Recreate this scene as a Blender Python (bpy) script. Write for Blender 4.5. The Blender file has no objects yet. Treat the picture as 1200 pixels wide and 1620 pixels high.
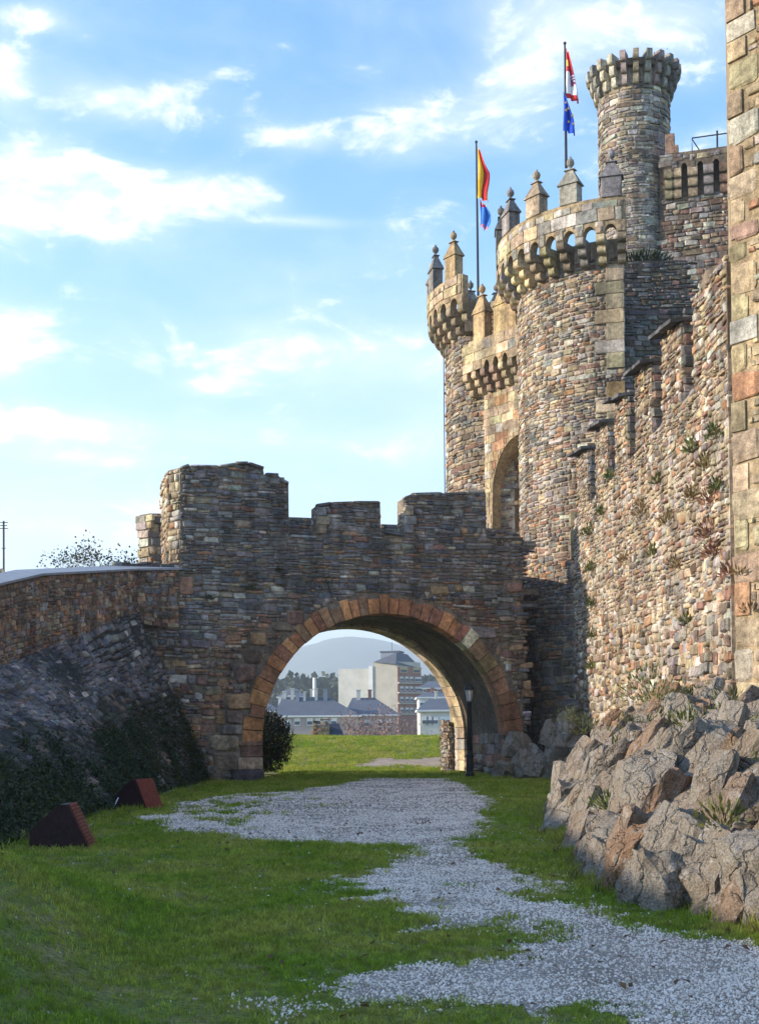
import bpy, bmesh, math, random
import numpy as np
from mathutils import Vector, Matrix

scene = bpy.context.scene
COL = scene.collection
R = math.radians

# ------------------------------------------------------------------ camera
F, HOR, CAMZ = 2000.0, 1160.0, 1.75
PITCH, ROLL = R(1.1), R(0.45)
CY0 = HOR - F * math.tan(PITCH)
fw = Vector((0, math.cos(PITCH), math.sin(PITCH)))
r0 = Vector((1, 0, 0)); u0 = Vector((0, -math.sin(PITCH), math.cos(PITCH)))
rt = r0 * math.cos(ROLL) - u0 * math.sin(ROLL)
up = u0 * math.cos(ROLL) + r0 * math.sin(ROLL)
cam_d = bpy.data.cameras.new('camera')
cam = bpy.data.objects.new('camera', cam_d); COL.objects.link(cam)
m = Matrix((rt, up, -fw)).transposed().to_4x4(); m.translation = (0, 0, CAMZ)
cam.matrix_world = m
cam_d.sensor_fit = 'HORIZONTAL'; cam_d.sensor_width = 36.0
cam_d.lens = 36.0 * F / 1200.0
cam_d.shift_y = (CY0 - 810.0) / 1200.0 * (1024 / 758) / (1620 / 1200)
cam_d.clip_start = 0.1; cam_d.clip_end = 20000
scene.camera = cam
scene.render.resolution_x = 758; scene.render.resolution_y = 1024

# ------------------------------------------------------------------ light
SUN_AZ = Vector((-0.998, -0.06)).normalized()
SUN_EL = R(19)
w = bpy.data.worlds.new('World'); scene.world = w; w.use_nodes = True
SKY_STRENGTH, SUN_STRENGTH, EXPOSURE = 0.15, 4.6, 1.08
scene.view_settings.view_transform = 'Standard'
scene.view_settings.look = 'None'
scene.view_settings.exposure = EXPOSURE
scene.view_settings.gamma = 1.0
scene.view_settings.use_curve_mapping = False
scene.cycles.max_bounces = 6
scene.cycles.diffuse_bounces = 3
scene.cycles.volume_bounces = 0
scene.cycles.transparent_max_bounces = 6
scene.cycles.use_denoising = True
try:
    scene.cycles.denoiser = 'OPENIMAGEDENOISE'
except Exception:
    pass
sl = bpy.data.lights.new('sun', 'SUN'); sl.energy = SUN_STRENGTH; sl.angle = R(1.0); sl.color = (1.0, 0.86, 0.66)
so = bpy.data.objects.new('sun', sl); COL.objects.link(so)
sdir = Vector((SUN_AZ.x * math.cos(SUN_EL), SUN_AZ.y * math.cos(SUN_EL), math.sin(SUN_EL)))
so.rotation_euler = sdir.to_track_quat('Z', 'Y').to_euler(); so.location = (-40, -10, 40)


class NT:
    """small node-tree helper"""
    def __init__(self, tree):
        self.t = tree; tree.nodes.clear()
    def n(self, typ, **kw):
        nd = self.t.nodes.new(typ)
        for k, v in kw.items():
            if k.startswith('i_'):
                nd.inputs[k[2:].replace('_', ' ')].default_value = v
            else:
                setattr(nd, k, v)
        return nd
    def l(self, a, b):
        self.t.links.new(a, b)
    def _set(self, sock, v):
        if isinstance(v, bpy.types.NodeSocket): self.l(v, sock)
        else: sock.default_value = v
    def math(self, op, a, b=0.0, c=0.0, clamp=False):
        nd = self.n('ShaderNodeMath', operation=op); nd.use_clamp = clamp
        self._set(nd.inputs[0], a); self._set(nd.inputs[1], b)
        if op == 'MULTIPLY_ADD' or op == 'SMOOTH_MIN': self._set(nd.inputs[2], c)
        return nd.outputs[0]
    def noise(self, vec, scale, detail=4, rough=0.55, dist=0.0):
        nd = self.n('ShaderNodeTexNoise')
        if vec is not None: self.l(vec, nd.inputs['Vector'])
        nd.inputs['Scale'].default_value = scale; nd.inputs['Detail'].default_value = detail
        nd.inputs['Roughness'].default_value = rough; nd.inputs['Distortion'].default_value = dist
        return nd.outputs['Fac']
    def ramp(self, fac, a, b, lo=0.0, hi=1.0, smooth=True):
        nd = self.n('ShaderNodeMapRange')
        if smooth: nd.interpolation_type = 'SMOOTHSTEP'
        self._set(nd.inputs['Value'], fac)
        nd.inputs['From Min'].default_value = a; nd.inputs['From Max'].default_value = b
        nd.inputs['To Min'].default_value = lo; nd.inputs['To Max'].default_value = hi
        return nd.outputs[0]
    def mix(self, fac, a, b, mode='MIX'):
        nd = self.n('ShaderNodeMix', data_type='RGBA', blend_type=mode)
        self._set(nd.inputs[0], fac); self._set(nd.inputs[6], a); self._set(nd.inputs[7], b)
        return nd.outputs[2]


def c4(c): return (c[0], c[1], c[2], 1.0)

# sky with clouds in fixed directions of the sky
k = NT(w.node_tree)
sky = k.n('ShaderNodeTexSky', sky_type='NISHITA')
sky.sun_disc = False; sky.sun_elevation = SUN_EL
sky.sun_rotation = math.atan2(SUN_AZ.x, SUN_AZ.y)
sky.altitude = 500; sky.air_density = 1.0; sky.dust_density = 0.6; sky.ozone_density = 2.0
tc = k.n('ShaderNodeTexCoord')
sep = k.n('ShaderNodeSeparateXYZ'); k.l(tc.outputs['Generated'], sep.inputs[0])
dx, dy, dz = sep.outputs
az = k.math('ARCTAN2', dx, dy)
el = k.math('ARCSINE', dz)
comb = k.n('ShaderNodeCombineXYZ')
k.l(az, comb.inputs[0]); k.l(k.math('MULTIPLY', el, 2.1), comb.inputs[1])
n1 = k.noise(comb.outputs[0], 10.0, 10, 0.64, 0.6); n3 = k.noise(comb.outputs[0], 34.0, 8, 0.62, 0.4)
n2 = k.noise(comb.outputs[0], 2.6, 5, 0.55, 0.2)


def blob(px, py, rx, ry, amp):
    a0 = math.atan2((px - 600) / F, 1); e0 = math.atan2((HOR - py) / F, math.hypot(1, (px - 600) / F))
    a = k.math('DIVIDE', k.math('SUBTRACT', az, a0), rx / F)
    b = k.math('DIVIDE', k.math('SUBTRACT', el, e0), ry / F)
    d = k.math('ADD', k.math('MULTIPLY', a, a), k.math('MULTIPLY', b, b))
    return k.math('MULTIPLY', k.math('EXPONENT', k.math('MULTIPLY', d, -1.0)), amp)


tot = None
for args in [(30, 250, 120, 62, .24), (130, 300, 110, 48, .20), (270, 285, 130, 42, .21), (370, 300, 90, 26, .20), (20, 330, 90, 34, .24), (195, 148, 90, 28, .30), (470, 205, 60, 16, .24),
             (720, 192, 175, 50, .22), (500, 344, 90, 9, .22), (0, 525, 80, 62, .32), (60, 665, 170, 24, .36),
             (520, 560, 330, 50, .20), (345, 606, 45, 14, .22), (900, 30, 110, 40, .24), (1080, 40, 150, 60, .25), (830, 115, 70, 40, .22),
             (10, 95, 40, 40, .3), (45, 10, 60, 16, .3), (100, 830, 300, 60, .22), (500, 700, 350, 30, .14), (165, 352, 60, 14, .24),
             (1090, 300, 130, 90, .2), (150, 720, 110, 12, .24)]:
    b = blob(*args); tot = b if tot is None else k.math('ADD', tot, b)
base = k.math('ADD', k.math('ADD', k.math('MULTIPLY', n1, 1.35), k.math('MULTIPLY', n3, .62)), k.math('MULTIPLY', n2, .10))
dens = k.ramp(k.math('ADD', base, tot), 1.15, 1.52)
thin = k.ramp(k.math('ADD', k.math('ADD', k.math('MULTIPLY', n2, .8), k.math('MULTIPLY', n1, .35)), k.math('MULTIPLY', tot, .9)), 0.48, 1.05, 0, .62)
hz = k.ramp(dz, 0.0, 0.44, .72, 0.0, True)      # pale air low in the sky
skyc = k.n('ShaderNodeHueSaturation'); skyc.inputs['Saturation'].default_value = 1.24; skyc.inputs['Value'].default_value = 1.36
k.l(sky.outputs[0], skyc.inputs['Color'])
CLOUD = (4.9, 4.95, 5.0, 1)
c_a = k.mix(hz, skyc.outputs[0], (3.35, 3.68, 4.0, 1))
c_b = k.mix(thin, c_a, CLOUD)
c_c = k.mix(k.math('MULTIPLY', dens, .95), c_b, CLOUD)
bg = k.n('ShaderNodeBackground'); bg.inputs['Strength'].default_value = SKY_STRENGTH
k.l(c_c, bg.inputs['Color'])
wo = k.n('ShaderNodeOutputWorld'); k.l(bg.outputs[0], wo.inputs[0])

# ------------------------------------------------------------------ geometry helpers
CAMP = np.array((0, 0, CAMZ)); RT, UP, FW = (np.array(v) for v in (rt, up, fw))


def ray(px, py):
    d = FW + RT * ((px - 600) / F) - UP * ((py - CY0) / F)
    return d / d[1]


def P(px, py, Y): return CAMP + ray(px, py) * Y


def G(px, py, z=0.0):
    d = ray(px, py); return CAMP + d * ((z - CAMZ) / d[2])


def proj(p):
    p = np.asarray(p) - CAMP
    d = p @ FW
    return 600 + F * (p @ RT) / d, CY0 - F * (p @ UP) / d, d


class Plane:
    def __init__(s, p0, d):
        s.p0 = np.array((p0[0], p0[1], 0.0)); dd = np.array((d[0], d[1], 0.0)); s.d = dd / np.linalg.norm(dd)
        s.n = np.array((s.d[1], -s.d[0], 0.0))
    def pos(s, a, z, o=0.0):
        a, z, o = np.broadcast_arrays(np.asarray(a, float), z, o)
        return s.p0 + a[..., None] * s.d + o[..., None] * s.n + z[..., None] * np.array((0, 0, 1.0))
    def frame(s, a, z):
        a = np.asarray(a, float); one = np.ones(a.shape + (1,))
        return s.pos(a, z), one * s.d, one * np.array((0, 0, 1.0)), one * s.n
    def hit(s, px, py, o=0.0):
        d = ray(px, py); p0 = s.p0 + s.n * o
        t = ((p0 - CAMP) @ s.n) / (d @ s.n); q = CAMP + d * t
        return (q - p0) @ s.d, q[2]


class Cyl:
    def __init__(s, c, r): s.c = np.array((c[0], c[1], 0.0)); s.r = r
    def dirs(s, a):
        th = np.asarray(a, float) / s.r
        return np.stack((-np.cos(th), -np.sin(th), 0 * th), -1), np.stack((np.sin(th), -np.cos(th), 0 * th), -1)
    def pos(s, a, z, o=0.0):
        a, z, o = np.broadcast_arrays(np.asarray(a, float), z, o)
        n, _ = s.dirs(a)
        return s.c + n * (s.r + o)[..., None] + z[..., None] * np.array((0, 0, 1.0))
    def frame(s, a, z):
        n, t = s.dirs(a); one = np.ones(np.asarray(a).shape + (1,))
        return s.pos(a, z), t, one * np.array((0, 0, 1.0)), n


class Ruled:
    """surface between two polylines lo and hi; s is metres along lo, z runs 0..1 from lo to hi times its mean height"""
    def __init__(s, lo, hi):
        s.lo = np.array(lo, float); s.hi = np.array(hi, float)
        seg = np.linalg.norm(np.diff(s.lo, axis=0), axis=1); s.cum = np.concatenate(([0], np.cumsum(seg))); s.L = s.cum[-1]
        s.H = float(np.mean(np.linalg.norm(s.hi - s.lo, axis=1)))
    def raw(s, a, z):
        a = np.asarray(a, float); v = np.asarray(z, float) / s.H
        lo = np.stack([np.interp(a, s.cum, s.lo[:, i]) for i in range(3)], -1)
        hi = np.stack([np.interp(a, s.cum, s.hi[:, i]) for i in range(3)], -1)
        return lo + (hi - lo) * v[..., None]
    def frame(s, a, z):
        p = s.raw(a, z); e = .05
        t = s.raw(np.asarray(a) + e, z) - s.raw(np.asarray(a) - e, z); b = s.raw(a, np.asarray(z) + e) - s.raw(a, np.asarray(z) - e)
        t /= np.linalg.norm(t, axis=-1, keepdims=True); n = np.cross(t, b); n /= np.linalg.norm(n, axis=-1, keepdims=True)
        return p, t, np.cross(n, t), n
    def pos(s, a, z, o=0.0):
        p, t, b, n = s.frame(np.asarray(a, float), z); return p + n * np.asarray(o)[..., None] if np.ndim(o) else p + n * o


def tag(o, label=None, cat=None, group=None, kind=None):
    if label: o['label'] = label
    if cat: o['category'] = cat
    if group: o['group'] = group
    if kind: o['kind'] = kind
    return o


def thing(name, loc, label, cat, group=None):
    o = bpy.data.objects.new(name, None); COL.objects.link(o); o.location = Vector([float(v) for v in loc]); o.empty_display_size = .3
    return tag(o, label, cat, group, 'thing')


def wloc(o):
    v = Vector((0, 0, 0))
    while o is not None: v = v + o.location; o = o.parent
    return v


def mk(name, verts, faces, mat, parent=None, smooth=False, origin=None, fm=None):
    verts = np.asarray(verts, float)
    if origin is None: origin = (verts.min(0) + verts.max(0)) / 2
    origin = np.asarray(origin, float)
    me = bpy.data.meshes.new(name); me.from_pydata((verts - origin).tolist(), [], [list(map(int, f)) for f in faces])
    mats = mat if isinstance(mat, (list, tuple)) else [mat]
    for q in mats: me.materials.append(q)
    if fm is not None: me.polygons.foreach_set('material_index', np.asarray(fm, np.int32))
    if smooth: me.polygons.foreach_set('use_smooth', [True] * len(me.polygons))
    me.update()
    o = bpy.data.objects.new(name, me); COL.objects.link(o)
    o.location = Vector(origin.tolist())
    if parent is not None: o.parent = parent; o.location = Vector(origin.tolist()) - wloc(parent)
    return o


def fix_normals(o):
    bm = bmesh.new(); bm.from_mesh(o.data); bmesh.ops.recalc_face_normals(bm, faces=bm.faces); bm.to_mesh(o.data); bm.free()
    return o


class MB:
    def __init__(s): s.v = []; s.f = []; s.m = []
    def add(s, v, f, mi=0):
        b = len(s.v); s.v += [tuple(map(float, q)) for q in v]; s.f += [[i + b for i in q] for q in f]; s.m += [mi] * len(f)
    def box(s, c, size, rot=0.0, mi=0, taper=1.0):
        hx, hy, hz = (q / 2 for q in size); ca, sa = math.cos(rot), math.sin(rot); v = []
        for z, t in ((-hz, 1), (hz, taper)):
            for x, y in ((-hx, -hy), (hx, -hy), (hx, hy), (-hx, hy)):
                x, y = x * t, y * t
                v.append((c[0] + x * ca - y * sa, c[1] + x * sa + y * ca, c[2] + z))
        s.add(v, [(3, 2, 1, 0), (4, 5, 6, 7), (0, 1, 5, 4), (1, 2, 6, 5), (2, 3, 7, 6), (3, 0, 4, 7)], mi)
    def lathe(s, c, prof, n=12, mi=0):
        v = []; f = []
        for r, z in prof:
            for i in range(n):
                a = 2 * math.pi * i / n; v.append((c[0] + r * math.cos(a), c[1] + r * math.sin(a), c[2] + z))
        for j in range(len(prof) - 1):
            for i in range(n):
                f.append((j * n + i, j * n + (i + 1) % n, (j + 1) * n + (i + 1) % n, (j + 1) * n + i))
        f.append(list(range(n))[::-1]); f.append([(len(prof) - 1) * n + i for i in range(n)])
        s.add(v, f, mi)
    def tube(s, pts, rad, n=6, mi=0):
        pts = [Vector(p) for p in pts]; v = []; f = []
        rads = rad if isinstance(rad, (list, tuple)) else [rad] * len(pts)
        for i, p in enumerate(pts):
            t = (pts[min(i + 1, len(pts) - 1)] - pts[max(i - 1, 0)]).normalized()
            a = t.orthogonal().normalized(); b = t.cross(a)
            for j in range(n):
                q = 2 * math.pi * j / n; v.append(p + a * (rads[i] * math.cos(q)) + b * (rads[i] * math.sin(q)))
        for i in range(len(pts) - 1):
            for j in range(n):
                f.append((i * n + j, i * n + (j + 1) % n, (i + 1) * n + (j + 1) % n, (i + 1) * n + j))
        f.append(list(range(n))[::-1]); f.append([(len(pts) - 1) * n + j for j in range(n)])
        s.add(v, f, mi)
    def build(s, name, mat, parent=None, smooth=False, origin=None):
        return mk(name, s.v, s.f, mat, parent, smooth, origin, s.m if isinstance(mat, (list, tuple)) else None)


def prism(poly, z0, z1):
    n = len(poly); v = [(x, y, z0) for x, y in poly] + [(x, y, z1) for x, y in poly]
    f = [list(range(n))[::-1], [n + i for i in range(n)]] + [(i, (i + 1) % n, n + (i + 1) % n, n + i) for i in range(n)]
    return v, f


def slab(surf, outline, o0, o1):
    """extrude a 2D outline (s,z) on a surface from offset o0 to o1 along the normal"""
    n = len(outline); a = np.array([p[0] for p in outline]); z = np.array([p[1] for p in outline])
    v = list(surf.pos(a, z, np.full(n, o1))) + list(surf.pos(a, z, np.full(n, o0)))
    f = [list(range(n)), [n + i for i in range(n)][::-1]] + [(i, n + i, n + (i + 1) % n, (i + 1) % n) for i in range(n)]
    return v, f


def strip(surf, ss, bot, top, o0, o1):
    ss = np.asarray(ss, float); n = len(ss); bot = np.broadcast_to(bot, n); top = np.broadcast_to(top, n)
    v = np.concatenate([surf.pos(ss, bot, np.full(n, o1)), surf.pos(ss, top, np.full(n, o1)), surf.pos(ss, bot, np.full(n, o0)), surf.pos(ss, top, np.full(n, o0))])
    f = []
    for i in range(n - 1):
        a, b, c, d = i, n + i, 2 * n + i, 3 * n + i
        f += [(a, a + 1, b + 1, b), (c + 1, c, d, d + 1), (b, b + 1, d + 1, d), (a + 1, a, c, c + 1)]
    f += [(0, n, 3 * n, 2 * n), (n - 1, 3 * n - 1, 4 * n - 1, 2 * n - 1)]
    return v, f


def vnoise(x, y, seed=0):
    x = np.asarray(x, float); y = np.asarray(y, float)
    xi = np.floor(x).astype(np.int64); yi = np.floor(y).astype(np.int64); fx = x - xi; fy = y - yi
    fx = fx * fx * (3 - 2 * fx); fy = fy * fy * (3 - 2 * fy)
    def h(i, j):
        n = (i * 374761393 + j * 668265263 + seed * 974634777) & 0x7fffffff
        n = ((n ^ (n >> 13)) * 1274126177) & 0x7fffffff
        return ((n ^ (n >> 16)) & 0xffff) / 65535.0
    return (h(xi, yi) * (1 - fx) + h(xi + 1, yi) * fx) * (1 - fy) + (h(xi, yi + 1) * (1 - fx) + h(xi + 1, yi + 1) * fx) * fy


def fbm(x, y, seed=0, o=4):
    t = 0; a = .5
    for i in range(o): t = t + a * vnoise(np.asarray(x) * 2 ** i, np.asarray(y) * 2 ** i, seed + i); a *= .5
    return t / (1 - .5 ** o)


def sstep(a, b, x):
    t = np.clip((np.asarray(x, float) - a) / (b - a), 0, 1); return t * t * (3 - 2 * t)

# ------------------------------------------------------------------ materials


def mat_base(name):
    m_ = bpy.data.materials.new(name); m_.use_nodes = True; q = NT(m_.node_tree)
    b = q.n('ShaderNodeBsdfPrincipled'); o = q.n('ShaderNodeOutputMaterial'); q.l(b.outputs[0], o.inputs[0])
    b.inputs['Roughness'].default_value = .9
    try: b.inputs['Specular IOR Level'].default_value = .25
    except Exception: pass
    geo = q.n('ShaderNodeNewGeometry')
    return m_, q, b, geo.outputs['Position']


def stone_mat(name, source, lichen=.35, tint=(1, 1, 1), bump=.6):
    m_, q, b, pos = mat_base(name)
    if source == 'obj': col = q.n('ShaderNodeObjectInfo').outputs['Color']
    elif source == 'attr':
        a = q.n('ShaderNodeAttribute'); a.attribute_name = 'stone_colour'; col = a.outputs['Color']
    else:
        cn = q.n('ShaderNodeRGB'); cn.outputs[0].default_value = c4(source); col = cn.outputs[0]
    nb = q.noise(pos, 1.1, 6, .6); nm = q.noise(pos, 6, 8, .7); nf = q.noise(pos, 34, 5, .65)
    v = q.math('MULTIPLY', q.ramp(nm, .28, .72, .55, 1.4), q.ramp(nf, .25, .75, .68, 1.3))
    v = q.math('MULTIPLY', v, q.ramp(nb, .3, .7, .66, 1.26))
    smp = q.n('ShaderNodeMapping'); smp.inputs['Scale'].default_value = (1.5, 1.5, .10); q.l(pos, smp.inputs[0])
    v = q.math('MULTIPLY', v, q.ramp(q.noise(smp.outputs[0], 1.0, 7, .65), .36, .62, .66, 1.14))
    col = q.mix(1.0, col, v, 'MULTIPLY')
    # rusty staining and pale lichen in patches of their own
    rs = q.ramp(q.noise(pos, 2.7, 6, .7, .4), .56, .74, 0, .22)
    col = q.mix(rs, col, (.30, .16, .075, 1))
    lc = q.ramp(q.noise(pos, 9.0, 7, .72), .58, .70, 0, lichen)
    col = q.mix(lc, col, (.48, .46, .40, 1))
    q.l(col, b.inputs['Base Color'])
    bp = q.n('ShaderNodeBump'); bp.inputs['Strength'].default_value = bump; bp.inputs['Distance'].default_value = .05
    hn = q.math('ADD', q.noise(pos, 12, 9, .68), q.math('MULTIPLY', q.noise(pos, 55, 4, .6), .35))
    q.l(hn, bp.inputs['Height']); q.l(bp.outputs[0], b.inputs['Normal'])
    return m_


M = {}
M['stone'] = stone_mat('stone_piece', 'obj')
M['stone_bulk'] = stone_mat('stone_mass', 'attr')
M['ashlar'] = stone_mat('ashlar_piece', 'obj', lichen=.14, bump=.4)
M['ashlar_bulk'] = stone_mat('ashlar_mass', 'attr', lichen=.14, bump=.4)
M['mortar_dark'] = stone_mat('dark_mortar', (.19, .155, .118), .2)
M['mortar_brown'] = stone_mat('brown_mortar', (.15, .115, .085), .2)
M['mortar_pale'] = stone_mat('pale_mortar', (.36, .31, .255), .3)
M['mortar_tan'] = stone_mat('tan_mortar', (.34, .26, .16), .2)
M['mortar_blue'] = stone_mat('slate_mortar', (.06, .06, .055), .1)
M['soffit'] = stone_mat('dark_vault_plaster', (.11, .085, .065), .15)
M['slate'] = stone_mat('slate_slab', (.09, .09, .095), .3)


def plain(name, col, rough=.7, metal=0.0, noise=.25, scale=8, bump=0.0, emit=None):
    m_, q, b, pos = mat_base(name)
    n = q.noise(pos, scale, 6, .65)
    v = q.ramp(n, .3, .7, 1 - noise, 1 + noise)
    cn = q.n('ShaderNodeRGB'); cn.outputs[0].default_value = c4(col)
    q.l(q.mix(1.0, cn.outputs[0], v, 'MULTIPLY'), b.inputs['Base Color'])
    b.inputs['Roughness'].default_value = rough; b.inputs['Metallic'].default_value = metal
    if bump:
        bp = q.n('ShaderNodeBump'); bp.inputs['Strength'].default_value = bump; bp.inputs['Distance'].default_value = .03
        q.l(q.noise(pos, scale * 4, 6, .6), bp.inputs['Height']); q.l(bp.outputs[0], b.inputs['Normal'])
    return m_


def leaf_mat(name, c1, c2, scale=.9, thr=(.35, .65), trans=.25):
    m_, q, b, pos = mat_base(name)
    n = q.noise(pos, scale, 4, .6); n2_ = q.noise(pos, 11, 2, .5)
    col = q.mix(q.ramp(n, thr[0], thr[1]), c4(c1), c4(c2))
    inf = q.n('ShaderNodeObjectInfo')
    col = q.mix(1.0, col, q.math('MULTIPLY', q.ramp(n2_, .3, .7, .65, 1.35), q.ramp(inf.outputs['Random'], 0, 1, .75, 1.25, False)), 'MULTIPLY')
    q.l(col, b.inputs['Base Color']); b.inputs['Roughness'].default_value = .65
    if trans:
        tr = q.n('ShaderNodeBsdfTranslucent'); q.l(col, tr.inputs['Color'])
        mx = q.n('ShaderNodeMixShader'); mx.inputs[0].default_value = trans
        out = [n_ for n_ in q.t.nodes if n_.type == 'OUTPUT_MATERIAL'][0]
        q.l(b.outputs[0], mx.inputs[1]); q.l(tr.outputs[0], mx.inputs[2]); q.l(mx.outputs[0], out.inputs[0])
    return m_


M['grass'] = leaf_mat('grass_blade', (.20, .30, .02), (.38, .38, .065), .6, trans=.45)
M['weed'] = leaf_mat('weed_leaf', (.07, .10, .025), (.13, .13, .04), 2)
M['dryweed'] = leaf_mat('dry_weed', (.20, .12, .06), (.17, .14, .05), 2)
M['redweed'] = leaf_mat('reddish_weed', (.19, .065, .05), (.15, .09, .05), 2)
M['ivy'] = leaf_mat('ivy_leaf', (.028, .045, .018), (.05, .055, .02), .5, trans=.1)
M['bushleaf'] = leaf_mat('bush_leaf', (.02, .032, .014), (.035, .045, .018), 1.2, trans=.1)
M['twig'] = plain('twig', (.09, .07, .055), .9)
M['pinktwig'] = plain('bare_twig', (.23, .145, .125), .9)
M['black'] = plain('black_paint', (.014, .015, .018), .45)
M['glass'] = plain('lantern_glass', (.55, .55, .52), .12, noise=.1)
M['rust'] = plain('rusty_red_paint', (.035, .014, .013), .6, noise=.35, scale=14, bump=.2)
M['rustslat'] = plain('red_slat_paint', (.20, .05, .04), .55, noise=.3, scale=14)
M['cable'] = plain('pale_cable', (.6, .62, .66), .5)
M['lead'] = plain('lead_sheet', (.25, .265, .29), .5, noise=.12, scale=3)
M['wire'] = plain('dark_metal', (.03, .032, .036), .5)
M['daisy'] = plain('daisy_petal', (.8, .8, .78), .7, noise=.05)
M['pebble'] = plain('pale_pebble', (.60, .57, .58), .8, noise=.35, scale=30)
M['woods'] = leaf_mat('far_wood', (.022, .04, .02), (.04, .055, .025), .08, trans=0)

# ground: turf over earth
m_, q, b, pos = mat_base('turf_earth')
n = q.noise(pos, 1.3, 7, .65); nf = q.noise(pos, 26, 5, .65)
col = q.mix(q.ramp(n, .38, .66), (.12, .17, .02, 1), (.24, .20, .075, 1))
col = q.mix(1.0, col, q.ramp(nf, .3, .7, .5, 1.4), 'MULTIPLY')
q.l(col, b.inputs['Base Color'])
bp = q.n('ShaderNodeBump'); bp.inputs['Strength'].default_value = .8; bp.inputs['Distance'].default_value = .05
q.l(nf, bp.inputs['Height']); q.l(bp.outputs[0], b.inputs['Normal']); M['turf'] = m_
# gravel bed under the loose stones
m_, q, b, pos = mat_base('gravel_bed')
vo = q.n('ShaderNodeTexVoronoi'); vo.inputs['Scale'].default_value = 38; q.l(pos, vo.inputs['Vector'])
col = q.mix(q.ramp(q.noise(pos, 1.6, 6, .65), .35, .7), (.64, .54, .455, 1), (.44, .355, .28, 1))
col = q.mix(1.0, col, q.ramp(vo.outputs['Distance'], 0, .6, 1.25, .5), 'MULTIPLY')
q.l(col, b.inputs['Base Color'])
bp = q.n('ShaderNodeBump'); bp.inputs['Strength'].default_value = 1; bp.inputs['Distance'].default_value = .03
q.l(q.math('MULTIPLY', vo.outputs['Distance'], -1), bp.inputs['Height']); q.l(bp.outputs[0], b.inputs['Normal']); M['gravel'] = m_
# bedrock
m_, q, b, pos = mat_base('weathered_rock')
rnd = q.n('ShaderNodeObjectInfo')
n = q.noise(pos, 1.7, 8, .68, .5); n2_ = q.noise(pos, 4.2, 10, .72); nf = q.noise(pos, 40, 5, .65)
col = q.mix(q.ramp(n, .42, .68), (.335, .295, .245, 1), (.27, .205, .145, 1))
col = q.mix(q.ramp(rnd.outputs['Random'], .60, .95, 0, .75), col, (.33, .18, .09, 1))
col = q.mix(q.ramp(n2_, .54, .68, 0, .6), col, (.60, .57, .53, 1))
col = q.mix(q.ramp(q.noise(pos, 3.1, 8, .7), .57, .68, 0, .7), col, (.075, .07, .065, 1))
col = q.mix(1.0, col, q.ramp(nf, .28, .72, .6, 1.35), 'MULTIPLY')
q.l(col, b.inputs['Base Color'])
bp = q.n('ShaderNodeBump'); bp.inputs['Strength'].default_value = 1.0; bp.inputs['Distance'].default_value = .14
vo = q.n('ShaderNodeTexVoronoi', feature='DISTANCE_TO_EDGE'); vo.inputs['Scale'].default_value = 2.2
mp = q.n('ShaderNodeMapping'); mp.inputs['Scale'].default_value = (1.6, 1.2, .55); mp.inputs['Rotation'].default_value = (0, .5, .2); q.l(pos, mp.inputs[0])
dn_ = q.n('ShaderNodeVectorMath', operation='ADD'); q.l(mp.outputs[0], dn_.inputs[0]); dc = q.n('ShaderNodeTexNoise'); dc.inputs['Scale'].default_value = 2.5; dc.inputs['Detail'].default_value = 6; q.l(pos, dc.inputs['Vector'])
ds = q.n('ShaderNodeVectorMath', operation='SCALE'); ds.inputs[3].default_value = .9; q.l(dc.outputs['Color'], ds.inputs[0]); q.l(ds.outputs[0], dn_.inputs[1]); q.l(dn_.outputs[0], vo.inputs['Vector'])
crk = q.ramp(vo.outputs['Distance'], 0, .07, -.55, 0)
q.l(q.math('ADD', q.math('ADD', n2_, crk), q.math('MULTIPLY', nf, .35)), bp.inputs['Height']); q.l(bp.outputs[0], b.inputs['Normal']); M['rock'] = m_

# ------------------------------------------------------------------ terrain
ROCK_Y = [9, 11.5, 13.2, 13.7, 16.7, 19.4, 24, 28, 33, 40, 46, 52]
ROCK_X = [3.6, 3.25, 3.05, 2.5, 2.55, 2.92, 3.2, 3.57, 4.9, 5.9, 6.4, 6.6]


def xr(y): return np.interp(y, ROCK_Y, ROCK_X)


def height(x, y):
    x = np.asarray(x, float); y = np.asarray(y, float)
    h = (fbm(x * .5, y * .5, 3, 3) - .5) * .10 + (fbm(x * 2.5, y * 2.5, 9, 2) - .5) * .03
    mound = sstep(-1.5, -4.8, x) * (1 - sstep(9.5, 16.5, y)) * 1.32
    h = h + mound
    bank = sstep(xr(y) + .15, xr(y) + 2.6, x) * .9 * (1 - sstep(47, 52, y))
    h = h + bank * (1 - sstep(14, 20, x) * 0)
    hump = 1.40 * sstep(58, 80, y) * (.9 + .25 * fbm(x * .12, y * .12, 5, 2)) * (1 + .12 * sstep(-2, -9, x))
    h = h + hump
    h = np.where(y > 82, h + (-14.0 - h) * sstep(84, 135, y), h)
    return h


def axis(core0, core1, step, far0, far1, g=1.35):
    a = list(np.arange(core0, core1 + 1e-6, step)); s = step
    while a[-1] < far1: s *= g; a.append(a[-1] + s)
    s = step; lo = []; c = core0
    while c > far0: s *= g; c -= s; lo.append(c)
    return np.array(lo[::-1] + a)


gx = axis(-8, 9, .11, -3500, 3500)
gy = list(np.arange(5, 30, .11)); s = .11
while gy[-1] < 140: s = min(s * 1.03, .8); gy.append(gy[-1] + s)
while gy[-1] < 4200: s *= 1.35; gy.append(gy[-1] + s)
lo = [5.0]; s = .3
while lo[-1] > -400: s *= 1.4; lo.append(lo[-1] - s)
gy = np.array(lo[:0:-1] + gy)
GX, GY = np.meshgrid(gx, gy)
GZ = height(GX, GY)
nx, ny = len(gx), len(gy)


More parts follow.
